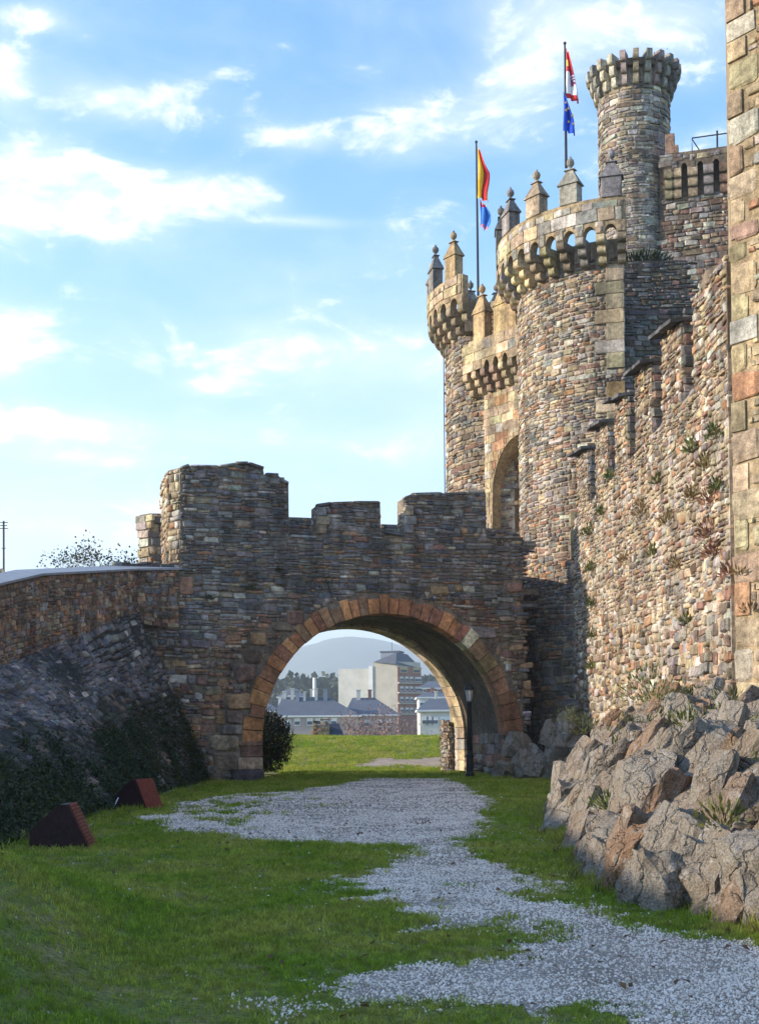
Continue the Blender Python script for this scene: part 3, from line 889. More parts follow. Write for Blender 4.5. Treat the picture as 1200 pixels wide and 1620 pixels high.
e0 = ml.pos(q0, 0, -.42); e1 = ml.pos(q05, 0, 0); me_ = Plane(e0[:2], (e1 - e0)[:2]); we = float(np.linalg.norm(e1 - e0))
bs.add(me_, lay(0, we, zd - .8, zt, (.26, .42), (we * .9, we), 9, wob=.0, split=0), lambda a, z: -.3 < a < we + .3 and z < zt, PAL_TAN, depth=(.05, .08), style='ashlar')
# right faces of the merlons and the top slabs
lf = Plane(BR.pos(s270, 0, -3.2)[:2], BR.n[:2])
bs.add(lf, lay(0, 2.6, zd - .6, zb1 + .5, (.14, .36), (.3, .6), 17), lambda a, z: -.05 < a < 2.62 and z < zb1 + .52, PAL_TAN, depth=(.05, .10))
for px in (501, 639):
    sp = BR.hit(px, 820)[0]; e = Plane(BR.pos(sp, 0, -.85)[:2], BR.n[:2]); zt_ = BR.hit(px, 802)[1]
    bs.add(e, lay(0, .86, zd + .2, zt_, (.2, .36), (.4, .5), px, wob=.01), lambda a, z: -.02 < a < .88 and z < zt_, PAL_TAN, depth=(.03, .06))
for px in (501, 639):     # tan quoins on the left edges
    sp, zt_ = BR.hit(px, 800); z_ = zt_ - .05
    for i in range(3):
        h = .34; w_ = .5 if i % 2 else .36
        bs.add(BR, np.array([(sp + w_ / 2 - .02, z_ - h / 2, w_, h - .02, 0)]), None, [(TAN, 1), (GRY, .5)], depth=(.12, .14), style='ashlar'); z_ -= h
for i in range(len(TOP_PX) - 1):
    (a0, z0_), (a1, z1_) = top[i], top[i + 1]
    if a1 - a0 > .25:
        kx = max(1, int((a1 - a0) / .75)); ww = (a1 - a0) / kx
        for j in range(kx):
            zz = z0_ + (z1_ - z0_) * (j + .5) / kx; rg_ = random.Random(i * 9 + j)
            bs.add(BR, np.array([(a0 + (j + .5) * ww, zz + rg_.uniform(.0, .05), ww * rg_.uniform(.9, 1.05), rg_.uniform(.08, .13), math.atan2(z1_ - z0_, a1 - a0) + rg_.gauss(0, .02))]), None, [(SLA, 2), (GRY, 1)], depth=(.10, .2))
# stones on the rear parapet seen through the crenels
bs.add(Plane(BR.pos(0, 0, -TH + .7)[:2], BR.d[:2]), lay(s0r, s1r, zd + .2, zr, (.1, .2), (.25, .6), 12), lambda a, z: z < zr - .02 and (z < zr - .52 or a < g1 or a > g2) and (a < g2 or z < zr2), PAL_SLATE, depth=(.04, .08))
# inner face of the right pier, seen through the arch
ip_ = Plane(BR.pos(scx + AR, 0, -TH)[:2], BR.n[:2])
bs.add(ip_, lay(1.5, TH - .5, .5, zc + .2, (.34, .5), (.5, 1.0), 14, wob=.03), lambda a, z: 1.45 < a < TH - .4, [(RBR, 3), (BRO, 3), (PUR, 2)], depth=(.03, .05), style='ashlar')
bs.add(ip_, lay(1.2, TH + .1, -.2, .5, (.18, .3), (.3, .6), 15), lambda a, z: 1.2 < a < TH, PAL_WARM, depth=(.06, .16))
bs.build(300)
# voussoirs: near ring and the pale rib at the far end
rg = random.Random(3)
a = -.28
ring_cols = [ORA, RBR, ORA, BRO, TAN, RBR, PUR]
while a < math.pi + .24:
    da = rg.uniform(.062, .098) * (1.35 if (a < .8 or a > 2.45) else 1)
    if a > 0 and a < math.pi:
        c = pick([(ORA, 9), (RBR, 6), (BRO, 2), (TAN, 2), (PAL, .4)], rg)
        wedge('voussoir', BR, scx, zc, AR - rg.uniform(0, .03), AR + rg.uniform(.55, .76), a, min(a + da, math.pi + .03), -.7, rg.uniform(.05, .11), M['ashlar'], bridge, (min(.6, c[0] * 1.38), c[1] * 1.06, c[2] * .78))
    a += da
a = 0
while a < math.pi - .02:
    da = .098
    for (o0, o1) in ((-TH - .03, -TH + .62), (-TH + .63, -TH + 1.35)):
        wedge('rib_stone', BR, scx, zc, AR - .13, AR + .12, a, a + da, o0, o1, M['ashlar'], bridge, pick([(YEL, 4), (TAN, 3), (PAL, 2)], rg))
    a += da


def block(name, surf, a0, a1, z0, z1, o0, o1, mat, root, col, ch_=.02):
    A = np.array([(a0, z0), (a1, z0), (a1, z1), (a0, z1)]); mx = A.mean(0); I = mx + (A - mx) * np.array([1 - 2 * ch_ / (a1 - a0), 1 - 2 * ch_ / (z1 - z0)])
    v = np.concatenate([surf.pos(A[:, 0], A[:, 1], np.full(4, o0)), surf.pos(A[:, 0], A[:, 1], np.full(4, o1 - ch_)), surf.pos(I[:, 0], I[:, 1], np.full(4, o1))])
    f = [[8, 9, 10, 11], [3, 2, 1, 0]] + [(q_ * 4 + i, q_ * 4 + (i + 1) % 4, (q_ + 1) * 4 + (i + 1) % 4, (q_ + 1) * 4 + i) for q_ in range(2) for i in range(4)]
    o = fix_normals(mk(name, v, f, mat, root)); o.color = (*col, 1); return o


for side in (-1, 1):
    z = .42 if side < 0 else .9; 
    while z < zc - .06:
        h = min(rg.uniform(.40, .55), zc - z); w_ = rg.uniform(.72, .95); a0 = scx + side * AR - (.02 if side > 0 else w_); a1 = a0 + w_ + .02
        block('pier_block', BR, a0, a1, z + .01, z + h - .01, -.7, rg.uniform(.05, .10), M['ashlar'], bridge, pick([(RBR, 3), (ORA, 5), (TAN, 1)], rg)); z += h
    z = .1
    while z < zc - .06:
        h = min(.46, zc - z); a0 = scx + side * AR - (.13 if side > 0 else .05)
        for (o0, o1) in ((-TH - .03, -TH + .62), (-TH + .63, -TH + 1.35)):
            block('pier_block', BR, a0, a0 + .18, z + .008, z + h - .008, o0, o1, M['ashlar'], bridge, pick([(YEL, 4), (TAN, 3), (PAL, 2)], rg))
        z += h
block('plinth', BR, scx - AR - 1.15, scx - AR + .06, -.3, .42, -.8, .16, M['ashlar'], bridge, (.10, .08, .085))
block('plinth', BR, scx + AR - .08, scx + AR + .85, -.3, .9, -.8, .12, M['ashlar'], bridge, (.26, .15, .09))

# rubble stub left standing at the far end of the right pier
stub = thing('rubble_pier', BR.pos(scx + AR - .5, 0, -TH - .5), 'short broken rubble pier at the far right foot of the arch', 'pier')
sa0, sa1 = BR.hit(706, 1200, -TH)[0], BR.hit(737, 1200, -TH)[0]; zst = BR.hit(712, 1142, -TH)[1]
SB = Plane(BR.pos(0, 0, -TH + .04)[:2], BR.d[:2])
v, f = slab(SB, [(sa0 + .08, -.3), (sa1, -.3), (sa1, zst * .55), (sa0 + .36, zst * .6), (sa0 + .3, zst - .05), (sa0 + .1, zst - .1)], -1.1, 0); fix_normals(mk('core', v, f, M['mortar_brown'], stub))
ss_ = Stones(stub, 8)
ss_.add(SB, lay(sa0, sa1, -.2, zst, (.14, .3), (.16, .36), 4), lambda a, z: sa0 < a < sa1 + .05 and (z < zst * .58 or a < sa0 + .34), [(GRY, 3), (TAN, 2), (BRO, 3), (PUR, 1)], depth=(.06, .14))
es = Plane(SB.pos(sa0 + .08, 0, -1.1)[:2], SB.n[:2])
ss_.add(es, lay(0, 1.1, -.2, zst, (.14, .3), (.16, .36), 5), lambda a, z: 0 < a < 1.1, [(GRY, 3), (TAN, 2), (BRO, 3)], depth=(.06, .12))
ss_.build()

# ------------------------------------------------------------------ castle: shared pieces


def corbel_mesh():
    mb = MB(); wd = .17
    for kx, (ext, zt_, zb_) in enumerate(((.90, 0.0, -.37), (.62, -.385, -.755), (.36, -.77, -1.14))):
        rr = .17; prof = [(-.1, zt_), (ext - .02, zt_)]
        for i in range(6):
            t = -math.pi / 2 * .1 + (i / 5) * math.pi * .5
            prof.append((ext - rr + rr * math.cos(t), (zt_ + zb_) / 2 - .01 - (zt_ - zb_) / 2 * .95 * math.sin(t)))
        prof += [(-.1, zb_)]
        n = len(prof); tw = wd * (1 - .04 * kx)
        v = [(-tw, y, z) for y, z in prof] + [(tw, y, z) for y, z in prof]
        mb.add(v, [list(range(n))[::-1], [n + i for i in range(n)]] + [(i, (i + 1) % n, n + (i + 1) % n, n + i) for i in range(n)])
    me = bpy.data.meshes.new('corbel'); me.from_pydata(mb.v, [], mb.f); me.materials.append(M['ashlar'])
    bm = bmesh.new(); bm.from_mesh(me); bmesh.ops.recalc_face_normals(bm, faces=bm.faces); bm.to_mesh(me); bm.free(); return me


CORB = corbel_mesh()


def corbels(root, surf, ss, zt_, out=1.0, hs=1.0, ws=1.0, seed=0, pal=None):
    rg_ = random.Random(seed); P_, T, B, N = surf.frame(np.array(ss), np.full(len(ss), zt_)); base = wloc(root)
    for i in range(len(ss)):
        o = bpy.data.objects.new('corbel', CORB); COL.objects.link(o); o.parent = root
        mm = Matrix.Identity(4); mm.col[0][:3] = T[i] * ws; mm.col[1][:3] = N[i] * out; mm.col[2][:3] = (0, 0, hs); mm.translation = Vector(P_[i].tolist()) - base
        o.matrix_local = mm; o.color = (*pick(pal or PAL_TAN, rg_), 1)


def merlon_meshes():
    a = MB(); a.box((0, 0, .5), (1, 1, 1))
    b_ = MB(); n = 4
    prof = [(.60, .0), (.58, .06), (.40, .42), (.20, .86), (.17, .93), (.30, .95), (.27, 1.0)]
    v = []; f = []
    for r_, z in prof:
        v += [(-r_, -r_, z), (r_, -r_, z), (r_, r_, z), (-r_, r_, z)]
    for j in range(len(prof) - 1):
        for i in range(4): f.append((j * 4 + i, j * 4 + (i + 1) % 4, (j + 1) * 4 + (i + 1) % 4, (j + 1) * 4 + i))
    f += [(3, 2, 1, 0), tuple(len(prof) * 4 - 4 + i for i in range(4))]; b_.add(v, f)
    c = MB(); c.lathe((0, 0, 0), [(.06, 0), (.05, .10), (.075, .13), (.14, .20), (.165, .29), (.14, .39), (.07, .45), (.04, .53), (.01, .56)], 10)
    out = []
    for nm, q_ in (('merlon', a), ('cap', b_), ('finial', c)):
        me = bpy.data.meshes.new(nm); me.from_pydata(q_.v, [], q_.f); me.materials.append(M['ashlar']); out.append(me)
    bm = bmesh.new(); bm.from_mesh(out[0]); bmesh.ops.bevel(bm, geom=bm.edges, offset=.03, segments=1, affect='EDGES'); bm.to_mesh(out[0]); bm.free()
    return out


MER = merlon_meshes()


def merlon(root, p, nrm, w_, t_, h, hc, seed, col=None):
    rg_ = random.Random(seed); base = wloc(root); a = math.atan2(nrm[1], nrm[0]) + math.pi / 2
    c = col or pick([(GRY, 4), (TAN, 3), (YEL, 1)], rg_)
    o = bpy.data.objects.new('merlon', MER[0]); COL.objects.link(o); o.parent = root
    o.matrix_local = Matrix.Translation(Vector(p) - base) @ Matrix.Rotation(a, 4, 'Z') @ Matrix.Rotation(rg_.gauss(0, .015), 4, 'X') @ Matrix.Diagonal((w_, t_, h, 1)); o.color = (*c, 1)
    for nm, me, loc, sc in (('cap', MER[1], (0, 0, 1), (1, 1, hc / h)), ('finial', MER[2], (0, 0, 1 + hc / h), (1 / w_, 1 / t_, 1 / h))):
        q_ = bpy.data.objects.new(nm, me); COL.objects.link(q_); q_.parent = o
        q_.matrix_local = Matrix.Translation(loc) @ Matrix.Diagonal((*sc, 1)); q_.color = (*[x * .9 for x in c], 1)


def arch_profile(ss, centers, hw, zs, rise):
    z = np.full(len(ss), zs)
    for c in centers:
        d = np.abs(ss - c); kq = d < hw; z[kq] = zs + rise * np.sqrt(1 - (d[kq] / hw) ** 2) + .001
    return z


PAL_TOWER = [(GRY, 18), (TAN, 24), (BRO, 20), (PAL, 12), (ORA, 7), (RBR, 7), (SL2, 8), (SLA, 6), (YEL, 8), (PUR, 4)]
PAL_LOWTOWER = [(BRO, 26), (RBR, 16), (ORA, 10), (PUR, 12), (SLA, 12), (SL2, 12), (TAN, 8), (GRY, 6)]  # darker browns that paint the shadow on the lower gate tower

# ------------------------------------------------------------------ near gate tower
C1 = np.array((10.66, 54.5)); R1 = 4.48; T1 = Cyl(C1, R1); ZS = 21.38
tower = thing('gate_tower', (C1[0], C1[1], 0), 'round rubble gate tower beside the bridge, crowned by corbels and pointed merlons', 'tower')
arcp = [(C1[0] - R1 * math.cos(t), C1[1] - R1 * math.sin(t)) for t in np.linspace(R(-80), R(80), 49)]
v, f = prism(arcp + [(9.9, 57.3)], -.5, 21.45); fix_normals(mk('tower_body', v, f, M['mortar_pale'], tower))


def palT1(a, z): return PAL_LOWTOWER if z < 9.2 + 3.4 * float(vnoise(a * .8, z * .3, 3)) else PAL_TOWER  # shadow edge put into the stone colours, ragged by noise


QS = R1 * R(80); qn = []
z = 11.5; i = 0
ts = Stones(tower, 21)
while z < 19.9:
    h = [.62, .5, .7, .55][i % 4]; w_ = 1.15 if i % 2 else .72
    if not (15.3 < z < 16.0): qn.append((QS - w_ - .01, QS, z, z + h)); ts.add(T1, np.array([(QS - w_ / 2, z + h / 2, w_ - .015, h - .015, 0)]), None, [(YEL, 4), (TAN, 4), (ORA, 2), (PAL, 1)], depth=(.09, .11), style='ashlar')
    z += h; i += 1
okT = lambda a, z: a < QS + .02 and z < 20.75 and not any(b_[0] < a and b_[2] < z < b_[3] for b_ in qn)
ts.add(T1, lay(R1 * R(-12), QS, 5, 20.7, (.10, .26), (.15, .48), 22, wob=.16, split=.3), okT, palf=palT1, depth=(.035, .085), sink=.36)
ts.add(T1, lay(R1 * R(-2), QS, -.2, 5, (.16, .38), (.3, .75), 23, wob=.12), okT, palf=palT1, depth=(.06, .16))
# ring of the parapet
sp = .845 * R1 / (R1 + .9); cs_ = [R1 * R(79) - i * sp for i in range(19)]; mids = [c - sp / 2 for c in cs_[:-1]]
ssr = np.unique(np.concatenate([np.linspace(cs_[-1], cs_[0] + .16, 60)] + [np.linspace(c - .22, c + .22, 11) for c in mids]))
ZR = 22.8
v, f = strip(T1, ssr, arch_profile(ssr, mids, .21, ZS, .34), ZR, .52, .90); fix_normals(mk('parapet_ring', v, f, M['mortar_tan'], tower))
corbels(tower, T1, cs_, ZS, hs=.88, seed=4, pal=[(TAN, 4), (YEL, 3), (GRY, 4), (BRO, 2), (PAL, 1)])
TR = Cyl(C1, R1 + .9); kf = (R1 + .9) / R1
mk_ = [c * kf for c in mids]
L_ = lay(cs_[-1] * kf, (cs_[0] + .15) * kf, ZS + .02, ZR, (.40, .54), (.5, 1.0), 25, gap=.02, wob=.02, split=.04, jit=.04)
PAL_ASH = [(GRY, 7), (TAN, 6), (PAL, 4), (YEL, 3), (BRO, 1)]
def ringok(a, z): return z < ZR + .03 and a < (cs_[0] + .17) * kf and all(math.hypot((a - c) / .30, max(0, z - ZS) / .40) > 1 for c in mk_)
ts.add(TR, L_, ringok, PAL_ASH, depth=(.03, .045), style='ashlar')
for c in cs_[:12]: ts.add(TR, np.array([(c * kf, ZS + .24, .30, .42, 0)]), None, PAL_ASH, depth=(.03, .04), style='ashlar')
ts.build(300)
for i, t in enumerate((75, 56.5, 38, 17, -4, -26)):
    n_, _ = TR.dirs(R(t) * TR.r); p = TR.pos(R(t) * TR.r, ZR - .02, -.2); merlon(tower, p, n_, .78, .5, .80, .66, 40 + i)

# ------------------------------------------------------------------ far gate tower
C2 = np.array((7.75, 62.0)); R2 = 4.3; T2 = Cyl(C2, R2); ZS2 = 21.75; ZR2 = 23.1
tower2 = thing('gate_tower', (C2[0], C2[1], 0), 'far gate tower left of the gateway, with a cable down its left edge', 'tower')
arcp = [(C2[0] - R2 * math.cos(t), C2[1] - R2 * math.sin(t)) for t in np.linspace(R(-60), R(70), 36)]
v, f = prism(arcp + [(9, 65)], -.5, 21.8); fix_normals(mk('tower_body', v, f, M['mortar_pale'], tower2))
ts = Stones(tower2, 31)
ts.add(T2, lay(R2 * R(-14), R2 * R(66), 9, 21.3, (.14, .32), (.22, .6), 32), lambda a, z: z < 21.35, PAL_TOWER, depth=(.05, .12))
sp = .85 * R2 / (R2 + .9); cs_ = [R2 * R(42) - i * sp for i in range(15)]; mids = [c - sp / 2 for c in cs_[:-1]]
ssr = np.unique(np.concatenate([np.linspace(cs_[-1], cs_[0] + .16, 60)] + [np.linspace(c - .22, c + .22, 11) for c in mids]))
v, f = strip(T2, ssr, arch_profile(ssr, mids, .21, ZS2, .34), ZR2, .52, .90); fix_normals(mk('parapet_ring', v, f, M['mortar_tan'], tower2))
corbels(tower2, T2, cs_, ZS2, seed=14, pal=[(TAN, 4), (YEL, 3), (GRY, 2), (BRO, 2)])
TR2 = Cyl(C2, R2 + .9); kf2 = (R2 + .9) / R2; mk2 = [c * kf2 for c in mids]
def ringok2(a, z): return z < ZR2 + .03 and a < (cs_[0] + .17) * kf2 and all(math.hypot((a - c) / .30, max(0, z - ZS2) / .40) > 1 for c in mk2)
ts.add(TR2, lay(cs_[-1] * kf2, (cs_[0] + .15) * kf2, ZS2 + .02, ZR2, (.40, .5), (.5, 1.0), 35, gap=.02, wob=.02, split=.04), ringok2, [(TAN, 5), (YEL, 3), (BRO, 2), (GRY, 2)], depth=(.03, .045), style='ashlar')
ts.build(300)
for i, t in enumerate((35, 13, -12)):
    n_, _ = TR2.dirs(R(t) * TR2.r); p = TR2.pos(R(t) * TR2.r, ZR2 - .02, -.2); merlon(tower2, p, n_, .78, .5, 1.05, .75, 60 + i, TAN if i == 0 else None)
# inner wall that closes the back of the far tower's top
e0 = TR2.pos(R(42) * TR2.r, 0, -.3)
BW = Plane((4.75, 63.2), (e0[:2] - np.array((4.75, 63.2))))
Lb = float(np.linalg.norm(e0[:2] - np.array((4.75, 63.2))))
v, f = slab(BW, [(0, 20.5), (Lb, 20.5), (Lb, 22.0), (Lb * .45, 22.25), (0, 22.6)], -.5, 0); fix_normals(mk('inner_parapet', v, f, M['mortar_dark'], tower2))
BW2 = Plane((4.5, 63.4), (1, .25)); v, f = slab(BW2, [(0, 20.5), (4, 20.5), (4, 22.4), (0, 22.5)], -.5, 0); fix_normals(mk('inner_parapet', v, f, M['mortar_dark'], tower2))
for i, a in enumerate((.35, 1.75)): merlon(tower2, BW2.pos(a, 22.4, -.25), BW2.n, .8, .5, 1.0, .75, 70 + i, GRY)

# ------------------------------------------------------------------ gate front between the towers
gate = thing('gatehouse_front', (5.2, 57, 0), 'tan ashlar gate front between the two towers with a tall arched gateway', 'gatehouse')
FB = Plane((6.2 - .587 * 4.8, 55.5 + .81 * 4.8), (.587, -.81))
FF = Plane(FB.pos(0, 0, -.62)[:2], FB.d[:2])
b0, zB = FB.hit(732, 546); b1 = FB.hit(826, 520)[0]; zB = (zB + FB.hit(800, 521)[1]) / 2
zK = (FB.hit(740, 592)[1] + FB.hit(806, 565)[1]) / 2
g0, zspr = FF.hit(777, 800); gA, zap = FF.hit(818, 687); f0 = FF.hit(766, 700)[0]; f1 = FF.hit(850, 700)[0]; zdk = FF.hit(790, 850)[1]
gc = gA + .25; ghw = gc - g0
ssf = np.unique(np.concatenate([np.linspace(f0, f1, 20), np.linspace(g0 + .001, gc + ghw, 40), [g0 - .001]]))
dd = np.clip(np.abs(ssf - gc) / ghw, 0, 1); botf = np.where((ssf > g0), zspr + (zap - zspr) * np.sqrt(np.clip(1 - dd ** 2.2, 0, 1)), zdk - 3); botf[(ssf > g0) & (dd >= .999)] = zdk - 3
botf = np.where((ssf > g0) & (ssf < g0 + .04), zspr * .5 + zdk * .5 - 1.0, botf)
v, f = strip(FF, ssf, botf, zB - .4, -1.7, 0); fix_normals(mk('gate_wall', v, f, M['mortar_tan'], gate))
v, f = slab(FF, [(g0 - .2, zdk - 3), (f1 + 1, zdk - 3), (f1 + 1, zap + 1), (g0 - .2, zap + 1)], -3.6, -3.2); fix_normals(mk('inner_wall', v, f, M['mortar_tan'], gate))
v, f = slab(FF, [(f0, zdk - 3), (f1 + 1, zdk - 3), (f1 + 1, zdk), (f0, zdk)], -3.2, .35); fix_normals(mk('threshold', v, f, M['mortar_brown'], gate))
spb = .62; cb = [b0 + .1 + i * spb for i in range(int((b1 - b0) / spb) + 1)]; mb_ = [c + spb / 2 for c in cb[:-1]]
ssb = np.unique(np.concatenate([np.linspace(b0, b1, 12)] + [np.linspace(c - .2, c + .2, 11) for c in mb_]))
v, f = strip(FB, ssb, arch_profile(ssb, mb_, .18, zK, .34), zB, -.4, 0); fix_normals(mk('balcony_wall', v, f, M['mortar_tan'], gate))
e = Plane(FB.pos(b0, 0, -1.6)[:2], FB.n[:2]); v, f = slab(e, [(0, zK), (1.6, zK), (1.6, zB - .002), (0, zB - .002)], -.36, -.002); fix_normals(mk('balcony_side', v, f, M['mortar_tan'], gate))
corbels(gate, Plane(FB.pos(0, 0, -.64)[:2], FB.d[:2]), cb, zK, out=.72, hs=.86, ws=.9, seed=9, pal=[(TAN, 3), (YEL, 4), (ORA, 1)])
gs_ = Stones(gate, 41); PAL_GATE = [(YEL, 6), (TAN, 6), (PAL, 1), (GRY, 1), (ORA, 1)]
gs_.add(FB, lay(b0, b1, zK + .02, zB, (.34, .44), (.5, .95), 42, gap=.015, wob=.01, split=.03, jit=.03), lambda a, z: b0 - .03 < a < b1 and z < zB + .02 and all(math.hypot((a - c) / .24, max(0, z - zK) / .40) > 1 for c in mb_), PAL_GATE, depth=(.025, .04), style='ashlar')
gs_.add(FF, lay(f0, f1, zdk - .9, zK, (.34, .46), (.4, .8), 43, gap=.015, wob=.01, split=.03, jit=.03),
        lambda a, z: f0 - .02 < a < f1 and z < zK - .9 and (a < g0 + .0 or z > zspr + (zap - zspr) * math.sqrt(max(0, 1 - min(1, abs(a - gc) / ghw) ** 2.2)) + .02), PAL_GATE, depth=(.02, .035), style='ashlar')
rv = Plane(FF.pos(g0, 0, 0)[:2], -FF.n[:2])
gs_.add(rv, lay(0, 1.7, zdk, zspr + .3, (.4, .5), (.5, .9), 44, gap=.015, wob=0, split=0), lambda a, z: 0 < a < 1.7 and z < zspr + .2, [(TAN, 3), (BRO, 2), (YEL, 1)], depth=(.015, .03), style='ashlar')
iw = Plane(FF.pos(0, 0, -3.2)[:2], FF.d[:2])
gs_.add(iw, lay(g0, f1 + .6, zdk, zap + .5, (.4, .5), (.5, .9), 45, gap=.015, wob=0, split=0), None, [(TAN, 3), (BRO, 2), (YEL, 1)], depth=(.015, .03), style='ashlar')
gs_.build(300)
for i, px in enumerate((757, 789, 806)):
    a = FB.hit(px, 520)[0]; merlon(gate, FB.pos(a, zB - .02, -.22), FB.n, .80, .45, 1.25, .85, 80 + i, (TAN, YEL, TAN)[i])

# ------------------------------------------------------------------ wall behind the gate tower, turret, keep
WS = Plane((9.68, 56.0), (1, 0)); ws = thing('inner_wall', (12, 56, 0), 'dark shaded rubble wall behind the round gate tower, topped with weeds', 'wall')
zt_ = WS.hit(1020, 412)[1]
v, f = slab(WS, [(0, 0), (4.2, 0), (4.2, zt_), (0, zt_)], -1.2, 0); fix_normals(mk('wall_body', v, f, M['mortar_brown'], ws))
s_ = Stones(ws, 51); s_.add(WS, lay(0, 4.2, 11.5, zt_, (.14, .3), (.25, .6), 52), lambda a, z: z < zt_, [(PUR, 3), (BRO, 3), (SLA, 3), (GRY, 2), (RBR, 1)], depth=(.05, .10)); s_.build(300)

CT = (14.05, 68.0); RTu = 1.87; TU = Cyl(CT, RTu); tur = thing('round_turret', (CT[0], CT[1], 0), 'tall slender round turret of pale rubble flaring into a crown of corbels', 'turret')
mbt = MB(); mbt.lathe((CT[0], CT[1], 0), [(RTu * 1.04, 0), (RTu * 1.02, 20), (RTu, 36.9)], 40); mbt.build('turret_body', M['mortar_pale'], tur)
s_ = Stones(tur, 61); s_.add(TU, lay(RTu * R(-25), RTu * R(205), 23, 36.3, (.14, .34), (.25, .7), 62, gap=.03), lambda a, z: z < 36.2, [(GRY, 8), (PUR, 5), (PAL, 5), (BRO, 4), (SLA, 3), (TAN, 3)], depth=(.04, .09)); s_.build(300)
corbels(tur, TU, [RTu * 2 * math.pi * i / 22 for i in range(22)], 37.55, out=.74, hs=1.42, ws=.86, seed=22, pal=[(GRY, 4), (PUR, 2), (TAN, 2), (PAL, 1)])
mbt = MB(); mbt.lathe((CT[0], CT[1], 0), [(RTu + .28, 36.9), (RTu + .30, 37.25)], 40); mbt.build('crown', M['mortar_brown'], tur)

KE = Plane((15.0, 66.2), (1, -.3)); keep = thing('keep_wall', (17, 69, 0), 'high wall right of the round turret with arched slots and a railing', 'wall')
k0 = KE.hit(1056, 400)[0]; k1 = k0 + 6.0
zk_t = KE.hit(1110, 243)[1]; zk_s = KE.hit(1107, 260)[1]
v, f = slab(KE, [(k0 - .4, 0), (k1, 0), (k1, zk_t - .25), (k0 - .4, zk_t - .25)], -1.5, 0); fix_normals(mk('wall_body', v, f, M['mortar_brown'], keep))
ck = [KE.hit(px, 280)[0] for px in (1070, 1095.5, 1120.5, 1145.5, 1171)]; mk3 = [(ck[i] + ck[i + 1]) / 2 for i in range(4)]
ssk = np.unique(np.concatenate([np.linspace(k0, k1, 12)] + [np.linspace(c - .17, c + .17, 9) for c in mk3]))
KO = Plane(KE.pos(0, 0, .55)[:2], KE.d[:2])
v, f = strip(KO, ssk, arch_profile(ssk, mk3, .155, zk_s - .25, .22), zk_t, -.35, 0); fix_normals(mk('parapet', v, f, M['mortar_brown'], keep))
corbels(keep, KE, ck + [k0 + .15], zk_s - .25, out=.62, hs=1.25, ws=1.5, seed=31, pal=[(TAN, 3), (BRO, 3), (GRY, 3), (RBR, 1)])
s_ = Stones(keep, 71); s_.add(KE, lay(k0, k1, 17, zk_s - 1.75, (.14, .34), (.25, .65), 72), None, [(PUR, 5), (RBR, 5), (GRY, 5), (BRO, 5), (PAL, 3), (TAN, 2)], depth=(.05, .10))
s_.add(KO, lay(k0, k1, zk_s - .2, zk_t, (.3, .42), (.4, .8), 73), lambda a, z: z < zk_t and all(abs(a - c) > .24 or z > zk_s + .1 for c in mk3), [(GRY, 3), (BRO, 2), (TAN, 2), (PUR, 2)], depth=(.02, .04), style='ashlar')
za = KE.hit(1065, 218)[1]
for (x0, x1, y0, y1) in ((1054, 1068, 219, 262), (1068, 1074, 236, 262)):
    a0, a1 = KE.hit(x0, 300)[0], KE.hit(x1, 300)[0]; block('merlon_stump', KO, a0, a1, zk_t - .02, KE.hit(x0, y0)[1], -.5, .02, M['ashlar'], keep, (.24, .15, .11))
s_.build(300)
mbt = MB(); zrail = KE.hit(1100, 217)[1]; ra0 = KE.hit(1095, 300)[0]
mbt.tube([KE.pos(ra0, zk_t - .02, 0), KE.pos(ra0, zrail, 0), KE.pos(k1, zrail, 0)], .035); mbt.tube([KE.pos(ra0, zrail - .05, 0), KE.pos(ra0 + .5, zk_t, 0)], .03)
a_ = KE.hit(1135, 300)[0]; mbt.tube([KE.pos(a_, zk_t - .02, 0), KE.pos(a_, zrail + .2, 0)], .05)
mbt.build('railing', M['wire'], keep)

# ------------------------------------------------------------------ long battlemented wall on the right
CW = Plane((7.9, 51.2), (0, -1)); cw = thing('curtain_wall', (8.4, 40, 0), 'long sunlit rubble wall on the right with slab topped battlements and weeds growing from it', 'wall')
zsill = CW.hit(1042, 676)[1]; ztm = 12.55; L_end = 22.9
v, f = slab(CW, [(0, -.5), (L_end, -.5), (L_end, zsill), (0, zsill)], -1.4, 0); fix_normals(mk('wall_body', v, f, M['mortar_pale'], cw))
spans = [(911, 929), (941, 960), (972, 991), (1004, 1030), (1047, 1078), (1097, 1165)]
mers = []
for i, (x0, x1) in enumerate(spans):
    a0, a1 = CW.hit(x0, 600)[0], min(CW.hit(x1, 600)[0], L_end); mers.append((a0, a1))
    v, f = slab(CW, [(a0, zsill), (a1, zsill), (a1, ztm - .10), (a0, ztm + .16)] if i < 5 else [(a0, zsill), (a1, zsill), (a1, ztm - .2), (a0 + 1.2, ztm + .25), (a0 + .4, ztm - .1), (a0, ztm - .35)], -.6, 0)
    fix_normals(mk('merlon', v, f, M['mortar_brown'], cw))  # brown mortar darkens the end faces to paint in gap shade
    if i < 5:
        rg_ = random.Random(i); nsl = 2; wS = (a1 - a0 + .42) / nsl
        for j in range(nsl):
            s0_ = a0 - .30 + j * wS
            A = [(s0_, .34 + rg_.uniform(-.06, .06)), (s0_ + wS * .96, .34 + rg_.uniform(-.06, .06)), (s0_ + wS * .96, -.8), (s0_, -.8)]
            v = []
            for zz in (0, .10):
                for a, o_ in A: v.append(CW.pos(a, ztm + .04 + zz - .10 * (o_ > 0) + .16 - .30 * (a - a0) / (a1 - a0), o_))
            fix_normals(mk('roof_slab', v, [(3, 2, 1, 0), (4, 5, 6, 7)] + [(q_, (q_ + 1) % 4, 4 + (q_ + 1) % 4, 4 + q_) for q_ in range(4)], M['slate'], cw))
